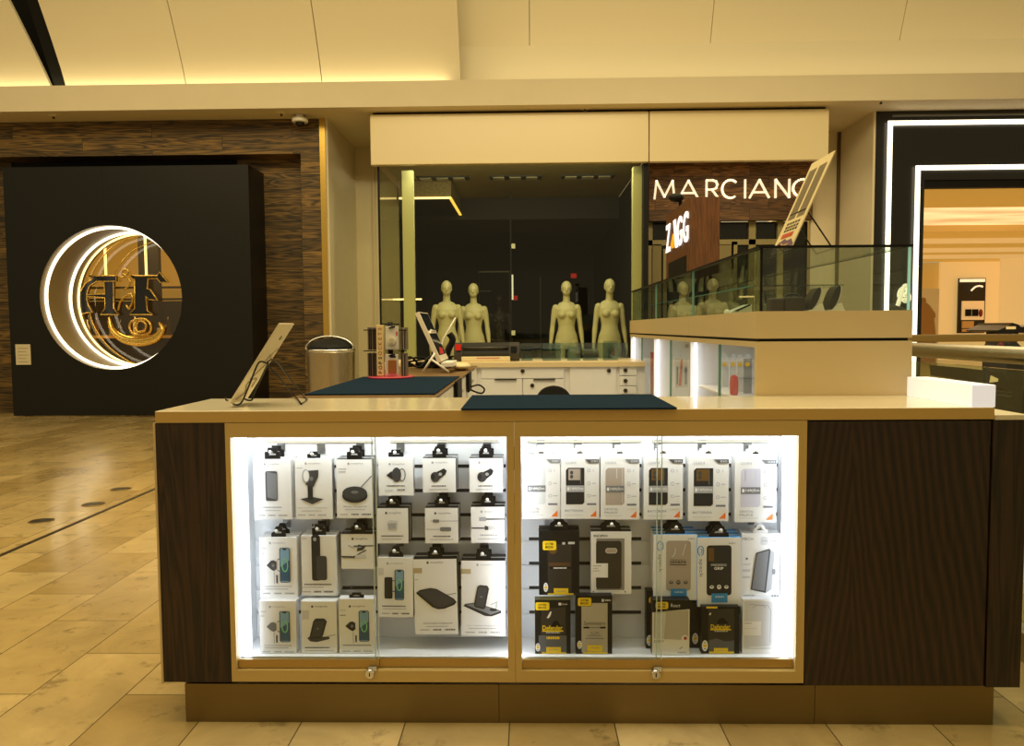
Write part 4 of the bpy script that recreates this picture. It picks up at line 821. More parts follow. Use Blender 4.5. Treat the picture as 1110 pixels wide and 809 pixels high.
yw = wy0 + .75; x0, x1 = at_floor(788, yw), at_floor(815, yw)
m = MB(); h = 11 / FPX * yw; m.prism([(x0, yw, zc0), (x1, yw, zc0), (x1, yw, zc0 + h), (x1 - .012, yw, zc0 + h), (x0 + .035, yw, zc0 + .02)], (0, .1, 0), white); wd = thing('wedge_stand', 'white wedge shaped stand with a dark slanted face in the glass case', 'stand', (x0, yw, zc0)); m.build('wedge', wd)
m = MB(); m.prism([(x0 + .03, yw - .001, zc0 + .016), (x0 + .045, yw - .001, zc0 + .014), (x1 - .003, yw - .001, zc0 + h * .92), (x1 - .01, yw - .001, zc0 + h * 1.02)], (0, .1, 0), cb2); m.build('dark_face', wd)
m = MB(); m.ell((x0 + .008, yw + .03, zc0 + .012), .012, .02, .012, white); m.build('cable_end', wd)
# ------------------------------------------------------------------ sign tower
ty0, ty1 = 4.7, 5.5; tx0, tx1 = X(748, ty0, 260), X(780, ty0, 260); tz1 = Z(764, 213.5, ty0)
t = thing('sign_tower', 'brown wood sign tower rising behind the glass case', 'sign tower', ((tx0 + tx1) / 2, ty0, zg1 + .008))
m = MB(); m.box(tx0, ty0, zg1 + .009, tx1, ty1, tz1, towerwood); m.build('tower_box', t)
def TW(u, v, d=.002): return Vector((tx0 - d, ty1 + (ty0 - ty1) * u, Z(735, 300, (ty0 + ty1) / 2) + (tz1 - Z(735, 300, (ty0 + ty1) / 2)) * v))
vb = (zg1 + .012 - TW(0, 0).z) / (TW(0, 1).z - TW(0, 0).z)
m = MB(); q = [TW(.12, vb), TW(.88, vb), TW(.88, .25), TW(.12, .25)]; m.prism(q, (.0015, 0, 0), jet); m.build('black_screen', t)
logo = mat('lit logo white', '#ffffff', .4, emit=.9); orng = mat('logo orange', '#f0a020', .4, emit=.8)
lz0, lz1 = TW(0, .42).z, TW(0, .84).z; ly = lambda u: ty1 + (ty0 - ty1) * u
rv, uv = Vector((0, -1, 0)), Vector((0, 0, 1))
lg = thing('logo_sign', 'glowing white letter logo with an orange drop on the wood tower', 'logo', (tx0 - .02, (ty0 + ty1) / 2, lz0))
hgt = (lz1 - lz0); 
for s_, u, wd_ in (('Z', .13, .2), ('G', .63, .19), ('G', .87, .19)):
    m = MB(); m.text(s_, (tx0 - .003, ly(u), (lz0 + lz1) / 2), rv, uv, logo, height=hgt, width=wd_ * (ty1 - ty0), depth=.006, bold=.015); m.build('letter_' + s_.lower(), lg)
m = MB(); m.prism([(tx0 - .003, ly(.37), lz1), (tx0 - .003, ly(.46), lz1), (tx0 - .003, ly(.56), lz0), (tx0 - .003, ly(.47), lz0)], (-.006, 0, 0), logo); m.build('letter_a', lg)
m = MB(); m.prism([(tx0 - .003, ly(.36), lz0 + hgt * .55), (tx0 - .003, ly(.42), lz0 + hgt * .25), (tx0 - .003, ly(.40), lz0 + .01), (tx0 - .003, ly(.30), lz0 + .01), (tx0 - .003, ly(.27), lz0 + hgt * .2)], (-.007, 0, 0), orng); m.build('orange_drop', lg)
c = Vector((tx0 + .03, 5.15, tz1)); t = thing('spy_camera', 'small black camera on top of the wood sign tower', 'camera', c)
m = MB(); m.cyl(c, c + Vector((0, 0, .05)), .012, jet, 12); m.build('mount', t); m = MB(); m.ell(c + Vector((-.03, -.01, .07)), .05, .03, .03, jet); m.build('camera_body', t)
# ------------------------------------------------------------------ stock in the lit bays
red = mat('red plastic', '#d8281c', .35); clearpk = mat('clear pack', '#dfe3e6', .25); yel = mat('yellow dot', '#f2c81e', .5); grp = mat('grey pack', '#8d9498', .5)
xb_ = wx0 + .02
rs = P(785, 427, 3.0)
m = MB(); m.lathe([(.012, 0), (.016, .006), (.017, .05), (.014, .072), (.006, .08)], (wx0 + .06, 3.06, zsf + .0005), red, 20); tag(m.build('red_speaker'), 'small red rounded speaker standing in the nearest lit side bay', 'speaker')
for k, px in enumerate((786, 795, 803, 811)):
    Yp = 2.98 - k * .07; c = P(px, 402, Yp); x = wx0 + .13; c = Vector((x + .03 * k, P(px, 402, Yp).y, 0))
    tt = (px - CX)  # place on the ray so that depth and side offset agree
    q = P(px, 400, 1.0) - CP; Yp = (x) / q.x; c = P(px, 398, Yp)
    t = thing('clear_pack', ('first', 'second', 'third', 'fourth')[k] + ' from the left of the clear packs with a yellow dot in the nearest bay', 'pack', (c.x, c.y, c.z - .06), 'clear packs with yellow dots')
    h = 46 / FPX * Yp
    m = MB(); m.box(c.x - .016, c.y, c.z - h * .62, c.x + .016, c.y + .012, c.z + h * .2, grp if k == 3 else clearpk, .002); m.build('pack_body', t)
    m = MB(); m.box(c.x - .008, c.y + .002, c.z + h * .2, c.x + .008, c.y + .004, c.z + h * .3, clearpk); m.build('hang_tab', t)
    m = MB(); m.cyl((c.x - .003, c.y - .0005, c.z + h * .06), (c.x - .003, c.y - .0012, c.z + h * .06), .0095, yel, 16); m.build('yellow_dot', t)
for k, (px, mm, lab) in enumerate(((734, clearpk, 'left white pack in the middle lit bay'), (738, red, 'red and white pack in the middle lit bay'), (743, clearpk, 'right white pack in the middle lit bay'))):
    q = P(px, 400, 1.0) - CP; Yp = (wx0 + .1 + .02 * k) / q.x; c = P(px, 404, Yp); h = 32 / FPX * Yp
    t = thing('hanging_pack', lab, 'pack', (c.x, c.y, c.z - h / 2), 'slim packs in the middle bay')
    m = MB(); m.box(c.x - .014, c.y, c.z - h / 2, c.x + .014, c.y + .02, c.z + h / 2, clearpk, .002); m.build('pack_body', t)
    if mm is red: m = MB(); m.prism([(c.x - .012, c.y - .0006, c.z - h * .45), (c.x + .002, c.y - .0006, c.z - h * .45), (c.x + .01, c.y - .0006, c.z + h * .46), (c.x, c.y - .0006, c.z + h * .46)], (0, .0004, 0), mat('salmon print', '#d2695c', .5)); m.build('red_print', t)
    else: m = MB(); m.box(c.x - .003, c.y - .0006, c.z - h * .4, c.x + .009, c.y - .0002, c.z + h * .2, grp); m.build('grey_print', t)
q = P(706.5, 400, 1.0) - CP; Yp = (wx0 + .09) / q.x; c = P(706.5, 405, Yp); m = MB(); h = 46 / FPX * Yp; m.box(c.x - .006, c.y, c.z - h / 2, c.x + .012, c.y + .02, c.z + h / 2, mat('salmon print', '#d2695c', .5), .002); tag(m.build('slim_pack'), 'slim salmon coloured pack seen edge on in the farthest lit bay', 'pack')
# ------------------------------------------------------------------ signs on wire easels
wire = mat('black wire', '#0c0c0c', .4); acr = mat('pale sign board', '#d9cfb2', .3); swirl = mat('faint swirl print', '#a89a84', .5)
def LE(x, y, Y): return P(230 + x * 120 / 883, 340 + y * 110 / 809, Y)
yn, yf = 2.27, 2.41
zB = ZC + .006
bot, top = LE(140, 715, yn), LE(540, 82, yn); bot.z = zB + .004
dx = top - bot; dx.y = 0
t = thing('table_sign', 'pale slanted sign board on a black wire easel at the left end of the worktop', 'sign', (bot.x, yn, ZC))
nrm = Vector((dx.z, 0, -dx.x)).normalized()
def brd(u, v, off=0): return bot + dx * v + Vector((0, (yf - yn) * u, 0)) + nrm * off
m = MB(); m.prism([brd(0, 0), brd(1, 0), brd(1, 1), brd(0, 1)], -nrm * .004, acr); b_ = m.build('sign_board', t)
m = MB()
for pts in ([(.2, .05), (.5, .12), (.3, .25), (.7, .3), (.75, .18)], [(.3, .3), (.6, .42), (.85, .55), (.6, .6)], [(.5, .5), (.75, .62), (.9, .68)]):
    m.tube(bez([brd(u, v, .0008) for u, v in pts], 6), .0022, swirl, 5)
m.tube([brd(.62 + .06 * math.cos(q), .82 + .02 * math.sin(q), .0008) for q in [i * PI / 6 for i in range(12)]], .0012, mat('sign print', '#7a7468', .6), 5, True)
m.build('printed_swirl', b_)
e = bot.x
ym = (yn + yf) / 2
m = MB(); kx = lambda x, y, Y=ym: LE(x, y, Y)
def loop(Y):
    k = [LE(165, 722, Y), LE(200, 728, Y), LE(240, 700, Y), LE(300, 560, Y), LE(360, 410, Y), LE(395, 383, Y), LE(430, 395, Y)]
    return k
m.tube(bez(loop(yn + .0), 8), .0028, wire); m.tube(bez([LE(430, 395, yn), LE(440, 410, yn), LE(330, 640, yn + .05), LE(320, 685, yn + .05), LE(290, 692, yn + .05), LE(255, 680, yn + .05)], 8), .0028, wire)
m.tube(bez([LE(105, 668, yf), LE(112, 690, yf), LE(128, 692, yf)], 6), .0028, wire)
m.build('front_hook', t)
m = MB(); fz = ZC + .003
Lg1 = LE(440, 400, ym); Lg2 = LE(490, 365, ym + .05)
f1 = PZ(230 + 710 * 120 / 883, 340 + 722 * 110 / 809, fz); f2 = PZ(230 + 757 * 120 / 883, 340 + 686 * 110 / 809, fz)
f0 = PZ(230 + 660 * 120 / 883, 340 + 665 * 110 / 809, fz); f3 = PZ(230 + 715 * 120 / 883, 340 + 655 * 110 / 809, fz)
m.tube(bez([LE(430, 395, yn), LE(470, 366, ym), LE(505, 372, ym + .03), LE(530, 400, ym + .05), f3 + Vector((0, 0, .004)), f2, f1, f0 + Vector((0, 0, .004)), LE(445, 410, ym)], 1), .0026, wire); m.build('rear_leg', t)
# poster on the glass case
zp = zg1 + .0095
def RE(x, y, Y): return P(820 + x * 180 / 728, 150 + y * 200 / 809, Y)
yn2, yf2 = 2.72, 2.94
bt_, tp_ = RE(150, 478, yn2), RE(345, 52, yn2); bt_.z = zp + .003; d2 = tp_ - bt_; d2.y = 0; n2 = Vector((-d2.z, 0, d2.x)).normalized()
t = thing('poster_sign', 'cream poster with two upright pictures on a wire easel above the glass case', 'sign', (bt_.x, yn2, zp))
def pst(u, v, off=0): return bt_ + d2 * v + Vector((0, (yf2 - yn2) * (1 - u), 0)) + n2 * off   # u from far (left) to near (right)
m = MB(); m.prism([pst(0, 0), pst(1, 0), pst(1, 1), pst(0, 1)], -n2 * .004, mat('poster cream', '#d8c79a', .4)); b_ = m.build('poster_board', t)
def pq(mb, u0, v0, u1, v1, mm, off=.0006): mb.prism([pst(u0, v0, off), pst(u1, v0, off), pst(u1, v1, off), pst(u0, v1, off)], n2 * .0003, mm)
m = MB(); pq(m, .12, .36, .44, .9, mat('poster picture', '#6d6148', .5)); pq(m, .55, .36, .88, .9, mat('poster picture', '#6d6148', .5)); m.build('upright_picture', b_)
m = MB(); pq(m, .2, .15, .75, .2, mat('poster red', '#b3402a', .5)); m.build('red_label', b_)
m = MB(); m.prism([pst(u, v, .0006) for u, v in ((.02, .0), (.98, 0), (.98, .06), (.8, .12), (.6, .11), (.45, .14), (.2, .11), (.02, .06))], n2 * .0003, mat('poster purple', '#5c4660', .5)); m.prism([pst(u, v, .001) for u, v in ((.3, .02), (.6, .03), (.75, .08), (.5, .07), (.35, .1))], n2 * .0003, mat('poster tan', '#c09050', .5)); m.build('purple_picture', b_)
m = MB()
for k, v in enumerate((.31, .27, .235)):
    for j in range(5): pq(m, .2 + j * .13, v - .012, .2 + j * .13 + .09, v + .012, mat('poster print', '#3a3226', .6))
m.build('printed_lines', b_)
m = MB()
for y_ in (yn2 + .03, yf2 - .03):
    a = bt_ + d2 * .42; b = Vector((bt_.x + .16, y_, zp)); m.tube([(a.x, y_, a.z), b], .003, wire, 8)
a = bt_ + d2 * .42; m.tube([(a.x, yn2 + .03, a.z), (a.x, yf2 - .03, a.z)], .003, wire, 8); m.tube([(bt_.x + .16, yn2 + .03, zp + .004), (bt_.x + .16, yf2 - .03, zp + .0015)], .003, wire, 8)
for y_ in (yn2 + .03, yf2 - .03): m.tube(bez([(a.x + .004, y_, a.z), (bt_.x + .01, y_, zp + .003), (bt_.x - .025, y_, zp + .003), (bt_.x - .03, y_, zp + .02)], 6), .003, wire, 8)
m.build('wire_easel', t)
# ------------------------------------------------------------------ rotating grip rack
mz = ZC + .0055; pc_ = PZ(420, 411, mz); pc_.y += .09; rr = X(448, pc_.y, 411) - pc_.x
t = thing('spinner_rack', 'small countertop spinner rack with a cream header and pink round base', 'display rack', (pc_.x, pc_.y, mz)); sc = pc_.y / FPX
pink = mat('pink acrylic', '#d2425a', .25)
m = MB(); m.lathe([(rr, 0), (rr * 1.01, .004), (rr, .009)], (pc_.x, pc_.y, mz), pink, 40); m.build('round_base', t)
H = P(420, 352, pc_.y).z - mz
m = MB(); m.cyl((pc_.x, pc_.y, mz + .009), (pc_.x, pc_.y, mz + H + .012), .012, jet, 12); m.build('post', t)
def RK(px, py): q = P(px, py, pc_.y - .05); return q
a, b = RK(408, 352.5), RK(416.5, 407.5); b.z = max(b.z, mz + .01)
m = MB(); m.box(a.x, pc_.y - .055, b.z, b.x, pc_.y - .03, a.z, mat('header cream', '#e8cf98', .5), .002); hp = m.build('header_panel', t)
m = MB(); s_ = 'POPSOCKETS'
for k, chh in enumerate(s_):
    z = b.z + .016 + (a.z - b.z - .034) * k / 9; m.text(chh, ((a.x + b.x) / 2, pc_.y - .0556, z), (0, 0, 1), (-1, 0, 0), mat('header print %d' % (k < 4), '#3a2a20' if k < 4 else '#b06a3a', .6), height=.017, bold=.02)
m.build('header_lettering', hp)
m = MB()
for py in (358, 380.5):
    for (x0, x1) in ((394, 408), (432, 441)): p = RK(x0, py); q = RK(x1, py); m.tube([p, q], .0025, jet, 6)
m.tube([RK(413, 351.5), RK(433, 351.5)], .003, jet, 6); m.build('hook_arms', t)
cardw = mat('card white', '#ddd6cc', .45); cardp = mat('card dark edge', '#3c3226', .6); cardm = mat('card mauve edge', '#9a8a84', .6)
for k, (y0, y1) in enumerate(((354, 379), (384, 408.5))):
    a, b = RK(418, y0), RK(432.5, y1); b.z = max(b.z, mz + .012); yy = pc_.y - .062
    g = thing('phone_grip_pack', ('upper white pack with a round pale grip' if k == 0 else 'lower white pack with a brown oblong grip') + ' on the spinner rack', 'pack', ((a.x + b.x) / 2, yy, b.z), 'phone grip packs facing front')
    m = MB(); m.box(a.x, yy, b.z, b.x, yy + .012, a.z, cardw, .002); m.build('card', g)
    w = b.x - a.x; h = a.z - b.z; xc = (a.x + b.x) / 2
    m = MB(); m.tube(bez([(a.x + w * .3, yy + .002, a.z - .008), (xc, yy - .004, a.z - .004), (b.x - w * .25, yy + .002, a.z - .002)], 5), .004, jet, 6); m.build('hang_hole', g)
    if k == 0:
        m = MB(); m.cyl((xc, yy - .01, b.z + h * .38), (xc, yy, b.z + h * .38), w * .3, mat('grip cream', '#e8e0c8', .4), 24); m.cyl((xc, yy - .012, b.z + h * .38), (xc, yy - .01, b.z + h * .38), w * .2, mat('grip centre', '#cfc4a8', .4), 24); m.build('round_grip', g)
        m = MB(); m.box(b.x - w * .18, yy - .0005, b.z + h * .6, b.x - w * .06, yy, b.z + h * .78, pink); m.build('pink_print', g)
    else:
        m = MB(); m.box(a.x + w * .22, yy - .006, b.z + h * .12, b.x - w * .14, yy, b.z + h * .74, mat('grip brown', '#a2642c', .5), .005); m.build('oblong_grip', g)
        m = MB(); m.box(a.x + w * .02, yy - .001, b.z, b.x - w * .02, yy, b.z + h * .09, mat('pale pink', '#e08a98', .4)); m.build('pink_foot', g)
        m = MB(); m.box(a.x + w * .4, yy - .001, b.z + h * .84, b.x - w * .2, yy, b.z + h * .92, jet); m.build('dark_print', g)
names = ['first', 'second', 'third', 'fourth', 'fifth']
for side, xs_, mm in (('left', (398, 400.2, 402.4, 404.6, 406.8), cardp), ('right', (434, 436.2, 438.4), cardm)):
    for lvl, (y0, y1) in (('upper', (355, 379.5)), ('lower', (383, 408.5))):
        for k, px in enumerate(xs_):
            a = RK(px, y0); b = RK(px + 1.7, y1); b.z = max(b.z, mz + .011); m = MB(); m.box(a.x, pc_.y - .045, b.z, b.x, pc_.y + .02, a.z - .004 * (k % 2), mm if k % 2 else mat('card mid edge', '#6d5f50', .6), .0008)
            tag(m.build('phone_grip_pack'), '%s edge-on pack from the left, %s %s stack of the spinner rack' % (names[k], lvl, side), 'pack', 'edge-on phone grip packs')
# ------------------------------------------------------------------ leaning demo display on the left wing
def TD(x, y, Y): return P(430 + x * 150 / 1011, 320 + y * 120 / 809, Y)
ty_n, ty_f = 3.98, 4.35
b0, t0_ = TD(325, 485, ty_n), TD(158, 122, ty_n); dv = t0_ - b0; dv.y = 0; nv = Vector((dv.z, 0, -dv.x)).normalized()
t = thing('demo_display', 'leaning white framed demo board with dark phone pictures on a wire stand', 'display', (b0.x, ty_n, ZC))
def tdp(u, v, off=0): return b0 + dv * v + Vector((0, (ty_f - ty_n) * u, 0)) + nv * off
m = MB(); m.prism([tdp(0, 0), tdp(1, 0), tdp(1, 1), tdp(0, 1)], -nv * .02, mat('display white', '#e6decb', .35)); b_ = m.build('board', t)
m = MB()
for (v0, v1) in ((.12, .56), (.62, .98)): m.prism([tdp(.08, v0, .0006), tdp(.94, v0, .0006), tdp(.94, v1, .0006), tdp(.08, v1, .0006)], nv * .001, mat('dark picture', '#16202c', .12))
m.build('dark_picture', b_)
m = MB(); m.prism([tdp(.2, .14, .002), tdp(.7, .13, .002), tdp(.8, .24, .002), tdp(.5, .27, .002)], nv * .0005, mat('red sticker', '#c02a30', .4)); m.tube([tdp(.1, .56, .003), tdp(.4, .63, .003), tdp(.9, .6, .003)], .004, white, 6); m.build('sticker', b_)
m = MB(); m.box(b0.x + .0, ty_n, b0.z - .03, b0.x + .06, ty_n + .25, b0.z - .004, white, .004); m.build('lip', t)
m = MB(); zf = ZC + .005
m.tube([TD(280, 425, ty_n), (TD(190, 520, ty_n).x, ty_n, zf)], .006, white, 8); m.build('leg', t); m = MB(); m.tube([TD(255, 470, ty_n), (TD(380, 540, ty_n).x, ty_n, zf)], .006, white, 8); m.build('leg', t); m = MB(); m.tube([TD(430, 165, ty_f), TD(340, 320, ty_f), TD(300, 470, ty_f), (b0.x - .02, ty_f, zf)], .004, white, 8); m.build('rear_prop', t)
a = TD(410, 520, 4.35); bz = ZC + .001
m = MB(); m.ell((TD(462, 520, 4.3).x + .012, 4.24, bz + .022), .055, .09, .022, mat('cream mouse', '#dfd0a4', .4)); tag(m.build('mouse'), 'cream coloured rounded mouse on the brown side counter', 'mouse')
t = thing('cable_bundle', 'tangle of black cables and plugs on the brown side counter behind the spinner rack', 'cables', (TD(250, 520, 4.45).x, 4.45, bz))
m = MB(); rnd = random.Random(3)
for k in range(6):
    pts = []
    for i in range(7): pts.append((TD(60 + 55 * i + rnd.uniform(-20, 20), 0, 4.45).x, 4.45 + rnd.uniform(-.08, .1), bz + .008 + rnd.random() * .06))
    m.tube(bez(pts, 6), .006, jet, 6)
m.build('cable', t)
for (x0, x1, h) in ((130, 230, .035), (240, 330, .06), (340, 410, .05)):
    m = MB(); m.box(TD(x0, 0, 4.5).x, 4.48, bz + .0005, TD(x1, 0, 4.5).x, 4.58, bz + h, jet, .01); m.build('plug_box', t)
m = MB(); p = TD(385, 400, 4.62); m.tube(bez([(p.x - .02, 4.62, bz + .005), (p.x - .01, 4.62, bz + .09), (p.x + .02, 4.62, bz + .16), (p.x, 4.62, bz + .2)]), [.02] * 31, jet, 10); m.build('cable_coil', t)
# ------------------------------------------------------------------ mannequins
manm = mat('mannequin skin', '#d2cda4', .45)
def capsule(mb, pts, radii, seg=16):
    """lofted limb: elliptical rings (rx, ry) around each joint with closed rounded ends"""
    V = []; F = []; n = len(pts)
    for p, (rx, ry) in zip(pts, radii):
        for k in range(seg):
            q = 2 * PI * k / seg; V.append(Vector(p) + Vector((rx * math.cos(q), ry * math.sin(q), 0)))
    for i in range(n - 1): F += [(i * seg + k, i * seg + (k + 1) % seg, (i + 1) * seg + (k + 1) % seg, (i + 1) * seg + k) for k in range(seg)]
    F += [tuple(range(seg))[::-1], tuple(range((n - 1) * seg, n * seg))]
    mb.add(V, F, manm, True)
def mannequin_mesh():
    mb = MB()
    # torso, z up, facing -Y, total height 1.80
    capsule(mb, [(0, .0, .80), (0, .005, .86), (0, .01, .93), (0, .005, 1.0), (0, 0, 1.07), (0, 0, 1.14), (0, 0, 1.22), (0, 0, 1.30), (0, .005, 1.38), (0, .012, 1.44), (0, .015, 1.485)],
            [(.10, .085), (.158, .11), (.168, .115), (.155, .105), (.128, .092), (.118, .085), (.132, .09), (.148, .098), (.158, .092), (.135, .07), (.06, .05)], 24)
    capsule(mb, [(0, .015, 1.46), (0, .012, 1.52), (0, .0, 1.6)], [(.064, .058), (.052, .052), (.05, .05)])
    mb.ell((0, .0, 1.70), .079, .095, .1, manm, 24, 16); mb.ell((0, -.03, 1.635), .06, .062, .06, manm); mb.ell((0, .02, 1.452), .125, .05, .05, manm)
    capsule(mb, [(0, -.1, 1.645), (0, -.104, 1.66), (0, -.095, 1.685), (0, -.088, 1.71)], [(.016, .012), (.014, .012), (.009, .01), (.008, .008)], 10)
    mb.ell((0, -.076, 1.622), .02, .014, .007, manm); mb.ell((0, -.078, 1.611), .016, .013, .006, manm)
    for s_ in (-1, 1):
        mb.ell((s_ * .073, .005, 1.675), .008, .018, .03, manm); mb.ell((s_ * .028, -.082, 1.705), .02, .01, .006, manm)
        mb.ell((s_ * .068, -.082, 1.30), .055, .045, .052, manm)
        mb.ell((s_ * .16, .01, 1.4), .052, .048, .058, manm)
        capsule(mb, [(s_ * .165, .01, 1.42), (s_ * .178, .012, 1.36), (s_ * .19, .015, 1.25), (s_ * .204, .015, 1.14), (s_ * .214, .005, 1.06), (s_ * .226, -.012, .95), (s_ * .236, -.025, .86)],
                [(.04, .042), (.044, .046), (.04, .042), (.036, .038), (.038, .039), (.03, .031), (.023, .026)])
        capsule(mb, [(s_ * .236, -.025, .87), (s_ * .24, -.03, .82), (s_ * .243, -.032, .775)], [(.021, .026), (.02, .038), (.016, .036)])
        for j, (dy, ln) in enumerate(((-.03, .075), (-.011, .088), (.009, .082), (.027, .064))):
            capsule(mb, [(s_ * .243, -.032 + dy, .785), (s_ * .241, -.033 + dy * 1.1, .775 - ln * .5), (s_ * .232, -.034 + dy * 1.05, .775 - ln)], [(.0095, .0098), (.009, .0092), (.007, .007)], 8)
        capsule(mb, [(s_ * .236, -.055, .83), (s_ * .234, -.078, .80), (s_ * .23, -.085, .765)], [(.011, .012), (.01, .01), (.008, .008)], 8)
        capsule(mb, [(s_ * .085, .01, .92), (s_ * .092, .005, .80), (s_ * .09, 0, .66), (s_ * .088, 0, .52), (s_ * .088, .005, .46), (s_ * .09, .02, .34), (s_ * .09, .022, .2), (s_ * .09, .02, .08), (s_ * .09, .02, .03)],
                [(.088, .1), (.085, .092), (.07, .075), (.054, .058), (.05, .053), (.052, .06), (.038, .042), (.032, .036), (.033, .04)])
        mb.ell((s_ * .095, -.05, .03), .04, .115, .03, manm); mb.ell((s_ * .08, .07, .88), .075, .07, .08, manm)
    o = mb.build('tmp', None, normals=False)
    rm = o.modifiers.new('r', 'REMESH'); rm.mode = 'VOXEL'; rm.voxel_size = .009; rm.use_smooth_shade = True
    sm = o.modifiers.new('s', 'SMOOTH'); sm.factor = .5; sm.iterations = 3
    me = bpy.data.meshes.new_from_object(o.evaluated_get(bpy.context.evaluated_depsgraph_get())); bpy.data.objects.remove(o)
    if not me.materials: me.materials.append(manm)
    for p in me.polygons: p.use_smooth = True
    me.name = 'mannequin'; return me
mme = mannequin_mesh()
proto = None
for px, hy, Y, rz, lab in ((484, 304, 11.6, .12, 'leftmost pale bare mannequin, behind the demo board'), (513, 307, 11.95, .0, 'second pale bare mannequin from the left, above the cutting machine'),
                       (614, 304.5, 11.75, 0, 'pale bare mannequin behind the clear acrylic holders, left of the tallest one'), (661, 302, 11.45, .12, 'tallest pale bare mannequin, at the right end of the shop window'),
                       (743, 305, 10.95, -.3, 'pale stand-in mannequin for a reflection seen dimly in the glass case, left of its pair'), (785, 301, 10.95, -.2, 'pale stand-in mannequin for a reflection seen dimly in the glass case, right of its pair'), (541, 319, 14.2, 0, 'shadowy mannequin far back in the dark shop')):  # the dim pair are solid stand-ins for reflections in the glass
    ht = P(px, hy, Y); k_ = ht.z / 1.8
    o = bpy.data.objects.new('mannequin', mme); COL.objects.link(o)
    o.location = (ht.x, Y, 0); o.scale = (k_, k_, k_); o.rotation_euler = (0, 0, rz)
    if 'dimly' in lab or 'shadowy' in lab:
        o.material_slots[0].link = 'OBJECT'; o.material_slots[0].material = mat('mannequin painted dim', '#8a8560', .5) if 'dimly' in lab else mat('mannequin painted in shade', '#1e1c15', .6)  # darker skin colours put the shade onto these figures
    tag(o, lab, 'mannequin', 'bare mannequins in the dark shop')
# ------------------------------------------------------------------ boxed stock in the display windows
CR = {'LT': (250, 465, 925 / 160), 'RT': (400, 465, 925 / 160), 'LB': (250, 600, 893 / 160), 'RB': (400, 600, 893 / 160),
      'WT': (555, 465, 925 / 160), 'WU': (690, 465, 1098 / 190), 'WB': (555, 600, 893 / 160), 'WV': (690, 560, 831 / 190), 'PX': (0, 0, 1)}
cwhite = mat('carton white', '#f1f1f0', .45); cblack = mat('carton black', '#0d0e10', .4, spec=.3); cgrey = mat('carton side grey', '#d5d6d8', .5)
dgrey = mat('product charcoal', '#3b3c3e', .5); dgrey2 = mat('product black', '#1d1e20', .5); mgrey = mat('product grey', '#77797c', .5); lgrey = mat('print grey', '#a9abae', .6); dprint = mat('print dark', '#4a4b4e', .6)
screen = mat('phone screen blue', '#7fa8c8', .3); screen2 = mat('phone screen deep', '#2f5878', .3); ggreen = mat('phone ring green', '#7fd08a', .3); tanp = mat('tan label', '#b9a984', .5)
oy = mat('label yellow', '#f2cf1c', .4); orange = mat('corner orange', '#f07a22', .4); sblue = mat('tab blue', '#2f8fd0', .4); taupe = mat('case taupe', '#b3a597', .35); casew = mat('clear case white', '#dfe2e4', .25); casev = mat('clear case violet', '#d3d2e2', .25); ochre = mat('amber window', '#6a4c1c', .4)
BLK = cblack
class Art:
    def __init__(s, cr, bb, w, h, d):
        s.bb = bb; s.w = w; s.h = h; s.d = d; s.mb = MB(); s.n = 0
    def p(s, x, y, off=None):
        if off is None: off = s.off
        x0, y0, x1, y1 = s.bb; return Vector(((x - x0) / (x1 - x0) - .5) * s.w * Vector((1, 0, 0)) + Vector((0, -s.d / 2 - off, (y1 - y) / (y1 - y0) * s.h)))
    @property
    def off(s): return .0003 + .00012 * s.n
    def rect(s, x0, y0, x1, y1, m): return s.poly([(x0, y0), (x1, y0), (x1, y1), (x0, y1)], m)
    def poly(s, pts, m): s.n += 1; s.mb.poly([s.p(x, y) for x, y in pts], m); return s
    def rrect(s, x0, y0, x1, y1, r, m):
        pts = []
        for cx, cy, a in ((x1 - r, y0 + r, -90), (x1 - r, y1 - r, 0), (x0 + r, y1 - r, 90), (x0 + r, y0 + r, 180)):
            pts += [(cx + r * math.cos(math.radians(a + q)), cy + r * math.sin(math.radians(a + q))) for q in (0, 22, 45, 68, 90)]
        return s.poly(pts, m)
    def ell(s, cx, cy, rx, ry, m, rot=0):
        c, q = math.cos(rot), math.sin(rot); return s.poly([(cx + rx * math.cos(t) * c - ry * math.sin(t) * q, cy + rx * math.cos(t) * q + ry * math.sin(t) * c) for t in [2 * PI * i / 24 for i in range(24)]], m)
    def line(s, pts, w, m):
        s.n += 1
        for (xa, ya), (xb, yb) in zip(pts[:-1], pts[1:]):
            L_ = math.hypot(xb - xa, yb - ya) or 1; nx, ny = -(yb - ya) / L_ * w / 2, (xb - xa) / L_ * w / 2
            s.mb.poly([s.p(xa + nx, ya + ny), s.p(xb + nx, yb + ny), s.p(xb - nx, yb - ny), s.p(xa - nx, ya - ny)], m)
        return s
    def arc(s, cx, cy, rx, ry, a0, a1, w, m): return s.line([(cx + rx * math.cos(math.radians(a0 + (a1 - a0) * i / 16)), cy + ry * math.sin(math.radians(a0 + (a1 - a0) * i / 16))) for i in range(17)], w, m)
    def txt(s, x, y, hgt, body, m, align='L', width=None, bold=0.0, vert=False):
        s.n += 1; x0, y0, x1, y1 = s.bb; k = s.h / (y1 - y0); kx = s.w / (x1 - x0)
        r, u = (Vector((1, 0, 0)), Vector((0, 0, 1))) if not vert else (Vector((0, 0, -1)), Vector((1, 0, 0)))
        s.mb.text(body, s.p(x, y), r, u, m, height=hgt * k, width=(width * kx if width else None), align=align, bold=bold, res=2); return s
    def tiny(s, x0, x1, y, m=None, h=5):
        """a row of unreadably small print"""
        x = x0; i = 0; s.n += 1; m = m or lgrey
        while x < x1:
            L_ = 7 + (i * 5) % 9; s.mb.poly([s.p(x, y - h / 2), s.p(min(x1, x + L_), y - h / 2), s.p(min(x1, x + L_), y + h / 2), s.p(x, y + h / 2)], m); x += L_ + 3; i += 1
        return s
